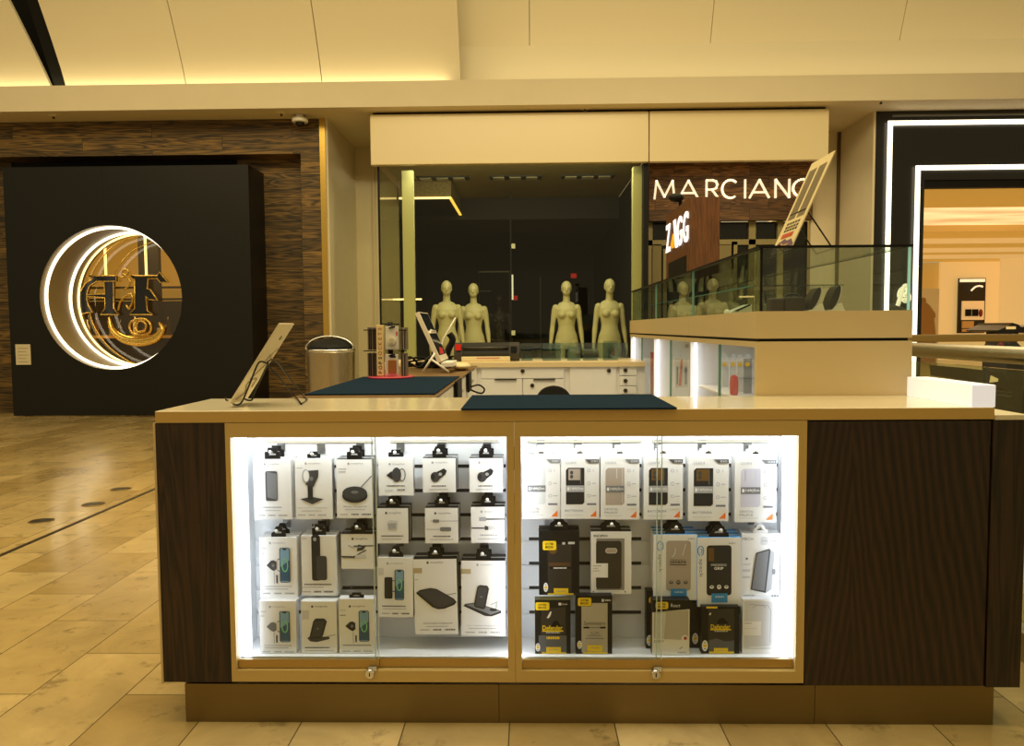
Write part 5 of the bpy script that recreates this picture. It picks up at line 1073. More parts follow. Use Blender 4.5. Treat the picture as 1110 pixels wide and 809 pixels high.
HOOK = mat('hook grey', '#8f8f8c', .3, .8); HOOKT = mat('hook tip', '#f5f5f0', .3)
allboxes = []
def hang_tab(t, w, h, d, style, parent):
    """style: (material, rel width, height m, arched)"""
    mm, rw, th, arched = style; tw = w * rw / 2; m = MB(); y0 = -d * .25
    if arched: pts = [(-tw, 0), (-tw * .95, th * .35), (-tw * .55, th * .55), (-tw * .5, th * .8), (-tw * .3, th), (tw * .3, th), (tw * .5, th * .8), (tw * .55, th * .55), (tw * .95, th * .35), (tw, 0)]
    else: pts = [(-tw, 0), (-tw, th * .62), (-tw * .62, th * .66), (-tw * .6, th), (tw * .6, th), (tw * .62, th * .66), (tw, th * .62), (tw, 0)]
    m.prism([(x, y0, h + z) for x, z in pts], (0, .002, 0), mm)
    ho = MB(); ho.poly([(x * .45, y0 - .0003, h + th * .35 + z) for x, z in ((-tw, 0), (tw, 0), (tw * .8, th * .14), (tw * .25, th * .14), (0, th * .3), (-tw * .25, th * .14), (-tw * .8, th * .14))], jet if mm is not cblack else lgrey)
    ht = m.build('hang_tab', parent, local=True)
    ho.build('peg_hole', ht, local=True); return ht
def retail_box(cr, bb, Yf, depth, label, group, art, front=None, side=None, top=None, tab=(None,), tilt=0, yaw=0, stack=0, hook=True, floor=False, dz=0, bev=0):
    ox_, oy_, s_ = CR[cr]; x0, y0, x1, y1 = bb
    a = P(ox_ + x0 / s_, oy_ + y0 / s_, Yf); b = P(ox_ + x1 / s_, oy_ + y1 / s_, Yf)
    w = b.x - a.x; h = a.z - b.z; zb_ = b.z
    if floor:
        zs_ = Z(560, 717.5, YK0) + .0008; zb_ = zs_; h = a.z - zb_
    front = front or cwhite; side = side or front; top = top or side
    first = None
    for k in range(stack + 1):
        yc = Yf + depth / 2 + k * (depth + .0015)
        lab = label if k == 0 else {1: 'carton behind the ', 2: 'rearmost carton behind the '}[k] + label
        t = thing('retail_box', lab, 'box', (( a.x + b.x) / 2 + k * .0012, yc, zb_ + k * .0015), group)
        t.rotation_euler = (0, math.radians(tilt), math.radians(yaw) if k == 0 else 0)
        m = MB(); m.box(-w / 2, -depth / 2, 0, w / 2, depth / 2, h, front, fm={'front': front, 'left': side, 'right': side, 'back': side, 'top': top, 'bottom': side}); m.build('carton', t, local=True)
        if tab[0]: hang_tab(t, w, h, depth, tab, t)
        if k == 0:
            A = Art(cr, bb, w, h, depth); parts = art(A)
            if parts:
                for nm, fn in parts:
                    A.mb = MB(); fn(A); A.mb.build(nm, t, local=True, normals=False)
        allboxes.append(t)
    if hook and tab[0]:
        th = tab[2]; yh = Yf - .012; z = zb_ + h + th * .62; x = (a.x + b.x) / 2
        hk = thing('peg_hook', 'peg hook carrying the ' + label, 'hook', (x, YBP, z), 'peg hooks in the display windows')
        m = MB(); m.tube([(x, YBP - .0002, z), (x, yh + .004, z), (x, yh, z + .004)], .0022, HOOK, 8); m.build('rod', hk)
        m = MB(); m.ell((x, yh - .001, z + .004), .005, .004, .005, HOOKT, 12, 8); m.build('tip', hk)
        m = MB(); m.box(x - .012, YBP - .006, z - .012, x + .012, YBP - .0002, z + .02, HOOK, .001); m.build('back_plate', hk)
    return t
# --- art for the white charger boxes
def head(A, x, y, m=None):  # small round mark + brand word
    m = m or lgrey; A.ell(x, y, 7, 8, dprint if m is dprint else m); A.txt(x + 17, y, 15, 'mophie', m, width=78)
def foot(A, x0, x1, y, dark=False): A.tiny(x0, x0 + (x1 - x0) * .26, y, lgrey, 7).tiny(x0 + (x1 - x0) * .37, x0 + (x1 - x0) * .6, y, dprint if dark else lgrey, 9).tiny(x0 + (x1 - x0) * .7, x1, y, dprint if dark else lgrey, 9)
def iphone(A, x0, y0, x1, y1):
    A.rrect(x0 - 5, y0 - 4, x1 + 4, y1 + 4, 12, dgrey); A.rrect(x0, y0, x1, y1, 9, screen); A.poly([(x0, y0 + (y1 - y0) * .55), (x1, y0 + (y1 - y0) * .35), (x1, y1 - 6), (x0, y1 - 6)], screen2)
    A.arc((x0 + x1) / 2, (y0 + y1) / 2, (x1 - x0) * .3, (y1 - y0) * .19, 0, 360, 7, ggreen); A.rect(x0 + (x1 - x0) * .3, y0, x1 - (x1 - x0) * .3, y0 + 9, dgrey2)
def puck(A, cx, cy, r, m): A.poly([(cx - 1.35 * r, cy), (cx - r * .4, cy - r * .95), (cx + r * .2, cy - 1.05 * r), (cx + r * .75, cy - r * .7), (cx + r * .75, cy + r * .7), (cx + r * .2, cy + 1.15 * r), (cx - r * .4, cy + r * .85)], m); A.ell(cx + r * .05, cy, r * .3, r * .35, mgrey)
BT = (cblack, .42, .034, False); BTA = (cblack, .36, .036, True); WT_ = (cwhite, .38, .026, False)
def artA1(A): return [('printed_text', lambda A: (head(A, 215, 222), A.tiny(198, 320, 492, lgrey, 8), A.tiny(210, 310, 512), foot(A, 160, 355, 542))), ('product_picture', lambda A: (A.rrect(218, 265, 296, 452, 12, dgrey), A.poly([(226, 268), (292, 282), (292, 446), (228, 428)], mgrey)))]
def artA2(A): return [('printed_text', lambda A: (head(A, 472, 218), A.tiny(410, 450, 245), A.txt(508, 495, 13, 'snap+ wireless charging stand', lgrey, 'C', 190), A.tiny(440, 570, 514), foot(A, 415, 600, 540))), ('product_picture', lambda A: (A.poly([(430, 440), (505, 425), (585, 440), (510, 472)], dgrey), A.poly([(482, 350), (515, 350), (515, 445), (482, 445)], dgrey2), A.poly([(485, 262), (555, 258), (552, 300), (520, 365), (470, 350)], dgrey), A.ell(472, 295, 24, 42, lgrey), A.ell(474, 295, 18, 35, cwhite), A.ell(508, 312, 12, 14, mgrey)))]
def artA3(A): return [('printed_text', lambda A: (head(A, 740, 218), A.tiny(675, 725, 252), A.tiny(675, 720, 268), A.txt(778, 488, 13, 'Wireless Charging Hub', dprint, 'C', 150), A.tiny(715, 845, 506), foot(A, 680, 880, 536, True))), ('product_picture', lambda A: (A.line([(820, 365), (888, 296)], 7, mgrey), A.ell(778, 418, 82, 46, dgrey2), A.ell(778, 402, 80, 42, dgrey), A.ell(778, 396, 24, 9, mgrey)))]
def artB1(A): return [('printed_text', lambda A: (head(A, 130, 222), A.tiny(108, 225, 357, dprint, 7), A.tiny(95, 150, 386), A.tiny(175, 225, 382, dprint, 8))), ('product_picture', lambda A: (A.arc(208, 288, 20, 38, 0, 360, 7, mgrey), A.poly([(108, 292), (142, 264), (150, 320)], dgrey2), A.ell(173, 288, 30, 46, dgrey)))]
def artB2(ox):
    return lambda A: [('printed_text', lambda A: (head(A, ox + 13, 212), A.tiny(ox + 5, ox + 100, 358, dprint, 7), A.tiny(ox - 10, ox + 110, 380))), ('product_picture', lambda A: (A.poly([(ox + 30, 275), (ox + 85, 248), (ox + 103, 262), (ox + 95, 285), (ox + 60, 312), (ox + 45, 330)], dgrey2), A.ell(ox + 28, 302, 28, 32, dgrey), A.ell(ox + 16, 300, 11, 18, dgrey2), A.ell(ox + 62, 284, 11, 10, lgrey)))]
def artC1(A): return [('printed_text', lambda A: (head(A, 108, 528, dprint), A.tiny(75, 215, 672, dprint, 8), A.tiny(75, 205, 692))), ('product_picture', lambda A: (A.poly([(112, 585), (135, 572), (182, 577), (178, 630), (118, 632)], cgrey), A.poly([(118, 592), (172, 590), (170, 628), (122, 628)], lgrey)))]
def artC2(A): return [('printed_text', lambda A: (head(A, 416, 530, dprint), A.tiny(400, 510, 674, dprint, 8), A.tiny(380, 530, 694))), ('product_picture', lambda A: (A.line([(385, 578), (560, 578)], 4, lgrey), A.rrect(400, 568, 440, 588, 6, mgrey), A.line([(358, 630), (450, 630)], 4, lgrey), A.rrect(445, 616, 515, 642, 8, mgrey)))]
def artC3(A): return [('printed_text', lambda A: (head(A, 705, 520), A.tiny(695, 805, 666, lgrey, 8), A.tiny(680, 820, 690))), ('product_picture', lambda A: (A.line([(735, 566), (850, 566)], 8, dgrey2), A.rrect(690, 553, 735, 578, 5, lgrey), A.line([(640, 622), (735, 622)], 8, dgrey2), A.poly([(725, 606), (750, 612), (748, 634), (725, 634)], dgrey), A.rrect(748, 608, 805, 632, 6, cgrey)))]
def artD1(oy_, bb_=None):
    return lambda A: [('printed_text', lambda A: (head(A, 240, 328 + oy_), A.tiny(180, 215, 360 + oy_), A.tiny(180, 205, 390 + oy_), A.tiny(195, 370, 590 + oy_), A.tiny(200, 350, 606 + oy_), foot(A, 185, 385, 632 + oy_))), ('product_picture', lambda A: (A.line([(262, 500 + oy_), (262, 575 + oy_)], 4, lgrey), A.line([(279, 520 + oy_), (279, 570 + oy_)], 10, dgrey), A.line([(285, 430 + oy_), (298, 422 + oy_)], 5, dgrey), A.line([(285, 490 + oy_), (298, 498 + oy_)], 5, dgrey), puck(A, 256, 462 + oy_, 30, mgrey if oy_ == 0 else dgrey), iphone(A, 303, 360 + oy_, 360, 562 + oy_)))]
def artD2(A): return [('printed_text', lambda A: (head(A, 502, -170 + 0, dprint), A.tiny(430, 462, -90), A.tiny(440, 610, 188, dprint, 8), A.tiny(430, 560, 205), foot(A, 430, 620, 232, True))), ('product_picture', lambda A: (A.rrect(490, -110, 545, 165, 14, dgrey2), A.ell(512, -85, 10, 12, lgrey), A.rrect(520, 15, 585, 162, 14, dgrey)))]
def artD3(A): return [('printed_text', lambda A: (head(A, 765, 690, dprint), A.tiny(700, 850, 808, dprint, 7))), ('product_picture', lambda A: (A.line([(770, 735), (905, 733)], 7, dgrey2), A.line([(690, 800), (770, 802), (850, 760)], 7, dgrey2), A.poly([(800, 725), (850, 735), (830, 760), (790, 768)], dgrey), A.line([(735, 730), (765, 745), (820, 742)], 6, lgrey), A.rrect(780, 788, 850, 812, 6, cgrey)))]
def artE2(A): return [('printed_text', lambda A: (head(A, 495, 326, dprint), A.rect(430, 352, 475, 412, cgrey), A.tiny(445, 600, 604, dprint, 8), A.tiny(445, 630, 626))), ('product_picture', lambda A: (A.line([(575, 530), (638, 515)], 5, lgrey), A.poly([(460, 540), (475, 528), (600, 530), (600, 545), (520, 566), (480, 562)], dgrey), A.poly([(500, 425), (515, 406), (570, 406), (586, 425), (560, 520), (545, 540), (485, 545), (476, 525)], dgrey2), A.poly([(508, 420), (575, 418), (548, 525), (486, 532)], dgrey), A.ell(528, 475, 6, 8, mgrey)))]
def artE3(A): return [('printed_text', lambda A: (head(A, 722, 326, dprint), A.tiny(660, 698, 352, cgrey, 10), A.tiny(660, 698, 386, dprint, 6), A.tiny(675, 850, 588, dprint, 6), foot(A, 670, 860, 628))), ('product_picture', lambda A: (A.line([(741, 500), (741, 575)], 4, lgrey), A.line([(758, 520), (758, 565)], 10, dgrey), puck(A, 733, 458, 30, dgrey2), iphone(A, 782, 358, 838, 558)))]
def artF1(A): return [('printed_text', lambda A: (head(A, 110, 62), A.rect(52, 90, 85, 132, cgrey), A.tiny(75, 220, 320, dprint, 8), A.tiny(80, 225, 336), foot(A, 75, 245, 364, True))), ('product_picture', lambda A: (A.rrect(90, 144, 140, 274, 8, dgrey2), A.line([(140, 165), (158, 165)], 5, dgrey), A.line([(140, 230), (158, 230)], 5, dgrey), iphone(A, 158, 102, 208, 278)))]
def artF2(A): return [('printed_text', lambda A: (head(A, 362, 56, dprint), A.rect(270, 88, 326, 118, tanp), A.tiny(280, 302, 158), A.txt(415, 423, 13, 'dual wireless charging pad', dprint, 'C', 180), A.tiny(345, 480, 442), foot(A, 305, 525, 462, True))), ('product_picture', lambda A: (A.line([(470, 252), (535, 242)], 6, lgrey), A.poly([(285, 236), (310, 220), (375, 208), (415, 215), (520, 275), (535, 295), (520, 312), (460, 335), (420, 338), (385, 325), (295, 248)], dgrey2), A.poly([(300, 234), (375, 213), (410, 219), (515, 280), (520, 296), (450, 326), (415, 328)], dgrey)))]
def artF3(A): return [('printed_text', lambda A: (head(A, 655, 70), A.rect(556, 95, 614, 124, tanp), A.txt(685, 438, 13, '3-in-1 wireless charging stand', lgrey, 'C', 190), A.tiny(600, 770, 454), foot(A, 580, 800, 478))), ('product_picture', lambda A: (A.line([(735, 310), (815, 275)], 4, lgrey), A.poly([(568, 318), (580, 305), (640, 298), (800, 345), (800, 360), (740, 380), (700, 378)], dgrey2), A.poly([(580, 310), (640, 302), (795, 347), (735, 370)], mgrey), A.poly([(655, 200), (670, 190), (715, 195), (726, 212), (702, 330), (690, 338), (640, 325), (632, 312)], dgrey2), A.poly([(662, 200), (716, 206), (694, 325), (642, 316)], dgrey), A.ell(678, 262, 9, 4, mgrey), A.ell(752, 340, 24, 9, dgrey2), A.line([(770, 330), (772, 290)], 6, lgrey)))]
GL = 'white charger boxes in the left display window'
YF1, YF2, DP = 2.252, 2.224, .032
def wb(cr, bb, lab, art, **k):
    k.setdefault('tab', BT); return retail_box(cr, bb, k.pop('Yf', YF1), k.pop('depth', DP), lab, GL, art, **k)
wb('LT', (140, 193, 383, 568), 'white box picturing a grey power bank, left window', artA1, stack=1)
wb('LT', (402, 188, 640, 566), 'white box picturing a magnetic desk stand, top row', artA2, tab=BTA[:1] + (.36, .02, False))
wb('LT', (660, 193, 890, 560), 'white box picturing a black round pad with a cord', artA3, side=cblack, stack=1)
wb('RT', (58, 180, 278, 418), 'small white box picturing a dark vent mount and ring', artB1, tab=(cblack, .44, .022, False))
wb('RT', (335, 185, 545, 398), 'white box picturing a car charger, nearer the vent mount box', artB2(385), side=cblack, stack=1)
wb('RT', (628, 185, 838, 398), 'white box picturing a car charger, in the top right corner', artB2(678), side=cblack, stack=1)
wb('RT', (46, 498, 248, 718), 'small white box picturing a pale wall adapter', artC1, side=cblack, stack=1)
wb('RT', (350, 496, 560, 718), 'small white box picturing a faint grey cable', artC2, side=cblack, stack=1)
wb('RT', (638, 490, 850, 715), 'small white box picturing a black cable and plug', artC3, side=cblack, stack=1)
wb('LB', (172, -95, 406, 268), 'white box picturing a dark car mount and phone, hanging', artD1(-390), stack=1, tab=(cblack, .4, .032, True))
wb('LB', (425, -105, 643, 256), 'white box picturing a black battery phone case', artD2, stack=1, tab=(cblack, .4, .034, False))
wb('LT', (690, 660, 905, 878), 'short white box picturing a black cable adapter', artD3, side=cblack, stack=1, Yf=2.262)
wb('LB', (172, 290, 400, 642), 'white box picturing a grey car mount and phone, standing leftmost on the shelf', artD1(0), floor=True, hook=False, tab=(None,), Yf=YF2)
wb('LB', (424, 292, 645, 642), 'white box picturing a black upright charging stand, standing on the shelf', artE2, floor=True, hook=False, tab=(None,), Yf=YF2)
wb('LB', (652, 276, 872, 642), 'white box picturing a black car mount and phone, standing nearest the window lock', artE3, floor=True, tab=(cblack, .42, .016, False), hook=False, Yf=YF2)
wb('RB', (50, 27, 268, 386), 'white box picturing a black battery beside a phone', artF1, tilt=0.6, tab=(cblack, .42, .034, True))
wb('RB', (274, 35, 540, 490), 'tall white box picturing a flat dual charging pad', artF2, side=cblack, tilt=-.8, stack=1, tab=(cblack, .34, .034, False))
wb('RB', (555, 45, 824, 500), 'tall white box picturing a three part charging stand', artF3, side=cblack, tilt=.3, stack=1, tab=(cblack, .34, .034, False))
# --- slim white case boxes, top row of the right window
GG = 'white phone case boxes along the top of the right window'
def artG(case, name2, l2, dark):
    # authored in the WT frame of the second box 305..545 x 180..565
    def f(A):
        def win(A):
            A.poly([(350, 245), (452, 245), (452, 462), (440, 474), (336, 474), (336, 260)], dgrey2 if dark else casew if case is casew else case)
            if dark: A.poly([(352, 252), (425, 252), (425, 322), (352, 322)], ochre if dark == 2 else taupe); A.ell(372, 275, 10, 12, dgrey); A.ell(372, 300, 10, 12, dgrey); A.line([(428, 252), (428, 345)], 3, mgrey)
            else: A.line([(362, 255), (362, 320)], 5, lgrey); A.line([(405, 250), (405, 310)], 5, cgrey); A.line([(440, 250), (440, 462)], 4, cgrey)
        def band(A): A.rect(336, 355, 452, 396, mgrey if not dark else lgrey); A.rect(344, 366, 358, 386, cwhite); A.txt(405, 376, 20, '16ft|5m', cwhite, 'C', 80, .02)
        def tx(A):
            A.txt(332, 213, 15, 'GEAR4', lgrey, 'L', 68); A.poly([(455, 192), (543, 192), (543, 216), (482, 216)], dprint if dark else mgrey); A.txt(515, 204, 12, 'D3O', cwhite, 'C', 40)
            A.arc(480, 262, 9, 9, 0, 360, 3, lgrey); A.txt(508, 262, 14, '5', lgrey, 'C'); A.arc(480, 342, 8, 11, 0, 360, 3, lgrey); A.tiny(500, 525, 342); A.arc(480, 420, 9, 9, 0, 360, 3, lgrey); A.tiny(497, 528, 420)
            A.rect(468, 466, 526, 478, mgrey); A.txt(330, 500 if l2 else 512, 13, name2, mgrey, 'L', 115 if not l2 else 84)
            if l2: A.txt(330, 520, 13, l2, mgrey, 'L', 78)
            A.tiny(330, 440, 540, cgrey, 5)
        return [('case_window', win), ('strength_band', band), ('printed_text', tx), ('orange_corner', lambda A: A.poly([(486, 550), (526, 510), (526, 550)], orange))]
    return f
base_bb = (305, 180, 545, 565)
def gbox(x0, y0, x1, y1, lab, case, n2, l2, dark, tabm=None, stack=1):
    cr, (ox_, oy_, s_) = 'WT', CR['WT']
    # the art is authored for base_bb; place the carton at its own pixel bounds
    Yf = YF1; a = P(x0, y0, Yf); b = P(x1, y1, Yf); w = b.x - a.x
    CR['G'] = (x0 - 305 / ((545 - 305) / (x1 - x0)), y0 - 180 / ((565 - 180) / (y1 - y0)), (545 - 305) / (x1 - x0))
    ox2, oy2, s2 = CR['G']
    # uniform horizontal scale; vertical handled by adjusting the box height
    bb = (305, 180, 545, 565)
    CR['G'] = (x0 - 305 / s2, y0 - 180 / s2, s2)
    return retail_box('G', bb, Yf, .026, lab, GG, artG(case, n2, l2, dark), side=cwhite, tab=(tabm or cwhite, .36, .03, False), stack=stack)
gbox(566, 496, 607.5, 561, 'white case box with clear window, far left of top row', casew, 'CRYSTAL', 'PALACE', 0)
gbox(608, 496, 649.5, 562.5, 'white case box with black case, leftmost of the dark ones', casew, 'BATTERSEA', None, 1)
gbox(651, 496, 693, 562.5, 'white case box with grey window, between two dark ones', taupe, 'CRYSTAL', 'PALACE', 0)
gbox(698, 496, 740, 562.5, 'white case box with black case, behind the door edge', casew, 'BATTERSEA', None, 2)
gbox(746.5, 496, 789.5, 563.5, 'white case box with black case, nearest the lilac one', casew, 'BATTERSEA', None, 2)
gbox(797.5, 496.5, 841, 565, 'white case box with lilac window, far right of top row', casev, 'CRYSTAL', 'PALACE', 0)
# --- black rugged case boxes with yellow badges
GO = 'black rugged case boxes with yellow badges'
def badge(A, x0, y0, x1, y1): A.rrect(x0 - 3, y0 - 3, x1 + 3, y1 + 3, 12, jet); A.rrect(x0, y0, x1, y1, 10, oy); A.txt((x0 + x1) / 2, y0 + (y1 - y0) * .33, (y1 - y0) * .26, 'OTTER', jet, 'C', (x1 - x0) * .6, .03); A.txt((x0 + x1) / 2, y0 + (y1 - y0) * .68, (y1 - y0) * .26, 'BOX', jet, 'C', (x1 - x0) * .6, .03)
def dropmark(A, x, y): A.ell(x, y, 14, 28, cwhite); A.ell(x, y, 9, 9, oy); A.line([(x - 5, y - 16), (x + 5, y - 16)], 4, mgrey); A.line([(x - 5, y + 16), (x + 5, y + 16)], 4, mgrey)
darkcase = mat('dark case front', '#2a2826', .3); slate = mat('slate print', '#5d6066', .4); silver = mat('silver case print', '#b8b2a2', .35)
def artH1(A): return [('case_window', lambda A: (A.rect(215, -55, 360, 240, darkcase), A.ell(248, -30, 26, 34, ochre))), ('badge', lambda A: badge(A, 185, -75, 268, -20)), ('printed_text', lambda A: (A.rect(222, 55, 352, 76, mat('bronze print', '#5a3d20', .5)), A.line([(230, 88), (360, 88)], 9, jet), A.tiny(250, 332, 88, cwhite, 7), A.rect(304, -68, 322, -54, cgrey), A.rect(340, -70, 380, -56, cgrey), dropmark(A, 203, 205))), ('yellow_label', lambda A: (A.rect(215, 240, 372, 250, oy), A.rect(252, 210, 340, 246, oy), A.tiny(268, 325, 228, tanp, 8)))]
def artI1(A): return [('case_window', lambda A: (A.poly([(182, 345), (325, 330), (325, 520), (175, 525), (175, 410)], darkcase), A.rect(160, 525, 330, 640, slate), A.poly([(210, 405), (232, 360), (240, 362), (232, 392), (220, 408)], cwhite), A.poly([(235, 465), (250, 430), (268, 420), (285, 440), (295, 462)], jet))), ('badge', lambda A: badge(A, 142, 298, 226, 352)), ('printed_text', lambda A: (A.txt(245, 472, 32, 'Defender', oy, 'C', 122, .02), A.line([(182, 494), (310, 494)], 9, oy), A.tiny(205, 290, 505, cgrey, 7), A.tiny(208, 290, 541, oy, 17), A.txt(318, 309, 13, 'Series', cwhite, 'C', 34), A.rect(282, 300, 298, 318, cwhite), dropmark(A, 155, 605))), ('yellow_label', lambda A: (A.rect(178, 638, 328, 648, oy), A.rect(206, 603, 296, 645, oy), A.tiny(222, 280, 622, tanp, 8)))]
def artI2(A): return [('case_window', lambda A: A.rect(420, 306, 578, 640, silver)), ('badge', lambda A: badge(A, 398, 270, 480, 326)), ('printed_text', lambda A: (A.txt(500, 446, 34, 'Symmetry', dgrey2, 'C', 132), A.line([(432, 472), (468, 472)], 12, jet), A.line([(532, 472), (566, 472)], 12, jet), A.tiny(472, 530, 472, mgrey, 9), A.txt(500, 510, 22, 'SLIM', mgrey, 'C', 50), A.tiny(455, 540, 526, mgrey, 5), A.tiny(445, 555, 545, mgrey, 8), A.rect(542, 278, 556, 296, cgrey), A.tiny(562, 595, 286, cgrey, 10), dropmark(A, 408, 588))), ('yellow_label', lambda A: (A.rect(428, 636, 578, 647, oy), A.rect(456, 590, 546, 632, oy), A.tiny(475, 528, 608, tanp, 8)))]
def artI3(A): return [('clear_window', lambda A: (A.poly([(82, 455), (245, 445), (245, 590), (82, 582)], mat('react grey', '#bdb8ae', .3)), A.poly([(90, 460), (140, 455), (130, 585), (88, 582)], cgrey))), ('black_header', lambda A: A.poly([(75, 395), (250, 395), (250, 440), (75, 456)], cblack)), ('badge', lambda A: badge(A, 90, 405, 150, 440)), ('printed_text', lambda A: (A.txt(184, 422, 16, 'React', cwhite, 'C', 44), A.txt(84, 595, 14, 'DROP+', dprint, 'L', 46), A.line([(203, 632), (218, 622)], 5, lgrey), A.tiny(195, 235, 650, lgrey, 7))), ('red_dot', lambda A: (A.ell(228, 580, 16, 16, cwhite), A.ell(230, 580, 8, 8, mat('dot red', '#b8283a', .5))))]
def artI4(A): return [('case_window', lambda A: (A.rect(340, 440, 462, 660, darkcase), A.poly([(344, 600), (380, 590), (420, 605), (462, 600), (462, 660), (344, 660)], slate), A.line([(345, 470), (352, 460)], 6, cwhite), A.poly([(378, 515), (390, 490), (410, 484), (425, 500), (435, 516)], jet))), ('printed_text', lambda A: (A.txt(398, 530, 24, 'Defender', oy, 'C', 92, .02), A.line([(350, 545), (448, 545)], 6, oy), A.tiny(370, 432, 553, cgrey, 5), dropmark(A, 325, 627))), ('yellow_label', lambda A: (A.rect(345, 656, 462, 666, oy), A.rect(367, 638, 433, 662, oy), A.tiny(382, 420, 650, tanp, 5), A.rect(330, 427, 382, 436, oy)))]
OT = (cblack, .46, .034, True)
def obx(cr, bb, lab, art, **k):
    k.setdefault('tab', (None,))
    if k.get('floor'): k.setdefault('Yf', YF2)
    return retail_box(cr, bb, k.pop('Yf', YF1), k.pop('depth', .03), lab, GO, art, front=cblack, **k)
obx('WB', (162, -135, 408, 252), 'black case box with a bronze word and yellow badge', artH1, tab=OT, stack=1)
obx('WB', (138, 282, 355, 650), 'black case box with large yellow lettering on the shelf below the bronze word box', artI1, floor=True, hook=False, side=mat('carton yellow edge', '#4a4418', .5))
obx('WB', (385, 258, 606, 650), 'black case box with a silver front standing on the shelf beside the yellow lettered one', artI2, floor=True, hook=False)
obx('WV', (310, 428, 486, 668), 'black case box with yellow lettering standing below the blue tabbed black case box', artI4, floor=True, hook=False, Yf=2.226)
retail_box('WV', (75, 395, 250, 662), 2.216, .03, 'white case box with a black header and red dot on the shelf', 'white shelf boxes', artI3, front=cwhite, side=cblack, top=cblack, floor=True, hook=False)
def plain(A): return [('badge', lambda A: badge(A, 58, 386, 96, 416)), ('drop_mark', lambda A: dropmark(A, 62, 610))]
obx('WV', (46, 352, 150, 652), 'plain black case box half hidden behind the white box with the red dot', plain, floor=True, hook=False, Yf=2.262)
def plain2(A): return [('drop_mark', lambda A: dropmark(A, 278, 592))]
obx('WV', (215, 405, 300, 640), 'narrow black case box between the red dot box and the yellow lettered box', plain2, floor=True, hook=False, Yf=2.266)
# --- cloth case box, blue tabbed boxes, folio box, clear shell box
def artH2(A): return [('case_window', lambda A: (A.rect(510, -90, 680, 222, mat('window grey', '#8a8680', .4)), A.rrect(508, -75, 662, 215, 16, darkcase), A.rrect(565, -32, 636, 0, 15, cgrey), A.rrect(569, -28, 632, -4, 12, taupe))), ('white_tongue', lambda A: (A.rect(487, 60, 580, 146, cwhite), A.tiny(490, 540, 75, lgrey, 6), A.tiny(490, 520, 90), A.tiny(490, 530, 105))), ('printed_text', lambda A: (A.txt(494, -106, 15, 'INCIPIO', dgrey2, 'L', 84, .02), A.ell(492, 232, 5, 5, mgrey), A.ell(684, 232, 5, 5, mgrey), A.tiny(520, 650, 233, cgrey, 5)))]
retail_box('WB', (478, -132, 722, 246), YF1, .03, 'white framed box showing a dark cloth phone case', 'framed case boxes', artH2, front=cwhite, side=cgrey, top=cblack, tab=(cblack, .5, .034, True), stack=1)
def artS(x0, dark, oy_):
    cw = taupe if not dark else dgrey2; pr = dprint if not dark else cwhite
    def win(A):
        A.rrect(x0 + 58, 115 + oy_, x0 + 174, 352 + oy_, 14, lgrey if not dark else jet); A.rrect(x0 + 60, 118 + oy_, x0 + 172, 350 + oy_, 12, cw)
        if dark: A.poly([(x0 + 65, 128 + oy_), (x0 + 92, 128 + oy_), (x0 + 92, 190 + oy_), (x0 + 65, 190 + oy_)], ochre)
        else: A.arc(x0 + 85, 160 + oy_, 16, 30, 90, -20, 4, cgrey); A.line([(x0 + 150, 130 + oy_), (x0 + 135, 185 + oy_)], 4, cgrey)
    def tx(A):
        A.txt(x0 + 115, 208 + oy_, 10, 'PRESIDIO', pr, 'C', 72); 
        if dark: A.txt(x0 + 115, 224 + oy_, 13, 'GRIP', pr, 'C', 44, .03)
        else: A.tiny(x0 + 76, x0 + 152, 217 + oy_, pr, 7); A.rect(x0 + 76, 226 + oy_, x0 + 154, 231 + oy_, pr)
        for k in range(3): A.ell(x0 + 82 + 34 * k, 312 + oy_, 10, 8 + 3 * (k == 1), pr); A.ell(x0 + 82 + 34 * k, 310 + oy_, 5, 3, cw)
        A.arc(x0 + 30, 140 + oy_, 14, 22, 100, 440, 4, sblue); A.arc(x0 + 30, 140 + oy_, 6, 10, -90, 90, 4, sblue); A.txt(x0 + 30, 222 + oy_, 22, 'speck', mgrey, 'C', 88, 0, True)
        A.tiny(x0 + 160, x0 + 190, 105 + oy_, lgrey, 5)
    return lambda A: [('case_window', win), ('printed_text', tx), ('blue_tab', lambda A: (A.rect(x0 + 80, 342 + oy_, x0 + 155, 385 + oy_, sblue), A.tiny(x0 + 98, x0 + 138, 358 + oy_, cgrey, 6)))]
retail_box('WV', (82, 86, 286, 397), YF1, .026, 'white blue topped box showing a taupe clear case', 'blue topped case boxes', artS(82, False, 0), side=cwhite, top=sblue, tab=OT, stack=2)
retail_box('WV', (291, 100, 496, 428), YF1 - .006, .026, 'white blue topped box showing a black grip case', 'blue topped case boxes', artS(276, True, 22), side=sblue, top=sblue, tab=OT, stack=2, tilt=-.4)
def artH5(A): return [('printed_text', lambda A: (A.txt(502, 107, 13, 'MECH', mgrey, 'L', 50), A.rrect(586, 96, 622, 136, 12, cgrey), A.rrect(630, 96, 668, 136, 12, cgrey), A.tiny(594, 616, 116), A.tiny(638, 660, 116), A.ell(523, 200, 6, 5, mgrey), A.rect(503, 224, 540, 230, cgrey), A.rect(503, 250, 540, 262, cgrey), A.rect(503, 282, 540, 292, cgrey), A.tiny(512, 565, 374), A.tiny(640, 672, 376, mgrey, 8))), ('product_picture', lambda A: (A.poly([(628, 153), (652, 172), (640, 345), (612, 362)], lgrey), A.poly([(566, 172), (628, 152), (632, 165), (612, 362), (542, 346)], dgrey), A.poly([(570, 176), (625, 160), (606, 352), (548, 342)], mgrey), A.rrect(640, 248, 657, 274, 4, mgrey)))]
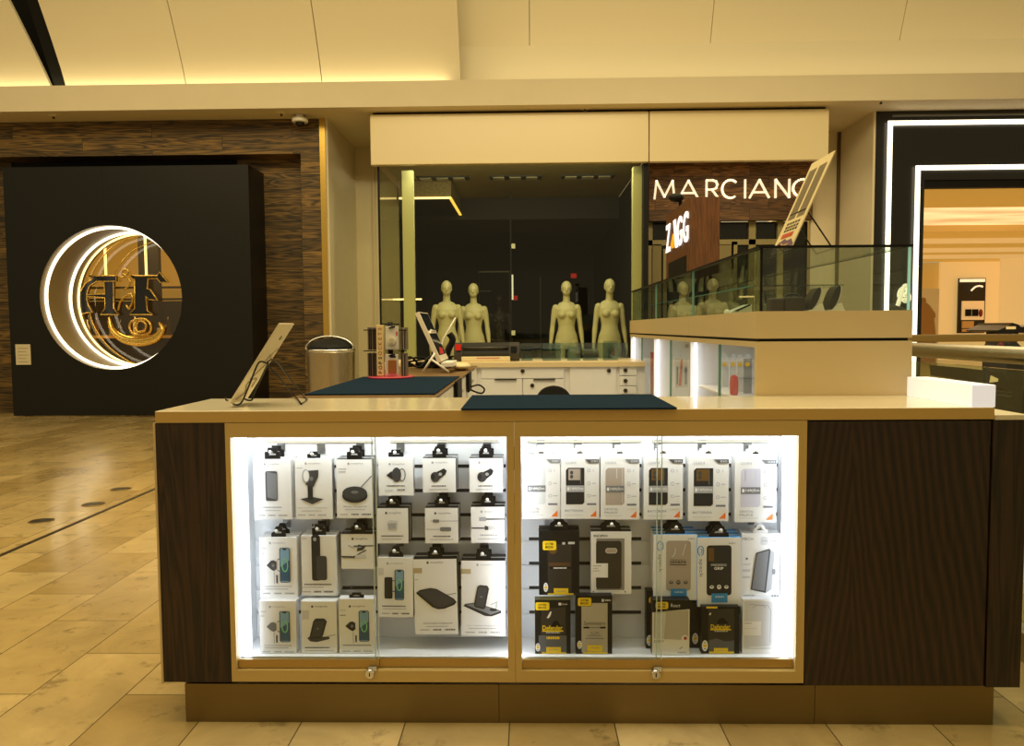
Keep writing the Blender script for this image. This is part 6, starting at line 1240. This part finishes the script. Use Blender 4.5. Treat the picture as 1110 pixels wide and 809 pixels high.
retail_box('WV', (499, 82, 677, 394), YF1, .026, 'white box picturing a grey folio wallet', 'pale boxes at the right edge', artH5, side=cgrey, tab=(cwhite, .4, .026, True), stack=1)
def artI5(A): return [('clear_window', lambda A: (A.rrect(510, 400, 660, 655, 14, casew), A.rrect(518, 408, 648, 645, 12, cgrey))), ('clear_shell', lambda A: (A.line([(600, 398), (640, 405), (655, 440), (652, 600), (640, 640), (540, 645)], 5, cwhite), A.line([(535, 420), (620, 425), (635, 450), (632, 620)], 3, lgrey), A.arc(580, 440, 30, 16, 180, 360, 3, lgrey))), ('white_label', lambda A: (A.rect(508, 508, 590, 582, cwhite), A.tiny(514, 545, 518, lgrey, 5), A.tiny(514, 570, 545, cgrey, 4)))]
retail_box('WV', (504, 393, 690, 678), 2.226, .03, 'pale box showing a clear phone shell on the shelf at the right edge', 'pale boxes at the right edge', artI5, side=cgrey, floor=True, hook=False)
# ------------------------------------------------------------------ lights
warm = (1.0, .80, .42)
W = bpy.data.worlds.new('world'); S.world = W; W.use_nodes = True; bg = W.node_tree.nodes['Background']
bg.inputs[0].default_value = (1.0, .78, .40, 1); bg.inputs[1].default_value = WORLD
area('mall light', (-1.0, -1.5, 5.6), 5, L_MALL, warm, (math.radians(-14), 0, 0), 4)
area('mall light', (0, 3.4, 5.9), 4, L_TOP, warm, (0, 0, 0), 2)
area('mall light', (-5.5, 5.0, 5.6), 5, L_LEFT, warm, (0, 0, 0), 5)
area('mall light', (3.0, 6.2, 5.4), 5, L_RIGHT, warm, (math.radians(-10), 0, 0), 4)
area('wall light', (-.5, 2.0, 6.2), 6, L_WALL, warm, (math.radians(52), 0, 0), 1.5)
for xx in (-5.5, 4.0):   # cove light lying on top of the bulkhead
    area('cove light', (xx, 9.985, zt - .02), 9, L_COVE, warm, (math.radians(180), 0, 0), .09)
# lamps added behind the display window headers to brighten the boxes
for (L, R) in ((253, 550), (565, 864)):
    xa_, xb_ = X(L, 2.2, 600), X(R, 2.2, 600)
    area('display fill', ((xa_ + xb_) / 2, 2.208, zt1 - .016), xb_ - xa_ - .03, L_DISP, (.94, .97, 1), (math.radians(12), 0, 0), .018)
area('shop window fill', (-.1, 10.36, fz0 + .06), 2.8, L_SHOP, (1, .9, .58), (math.radians(28), 0, 0), .12)  # added lamp hidden behind the fascia to brighten the mannequins
area('entrance lamp', (2.8, 10.4, fz0 + .03), 2.0, L_ENT, (1, .82, .46), (math.radians(10), 0, 0), .1)
area('far lamp', (10, 18, 3.1), 6, L_FAR, (1, .8, .45), (0, 0, 0), 8)
area('bar lamp', (-7.3, 12.6, 3.2), 3, L_BAR, (1, .78, .4), (0, 0, 0), 1.5)
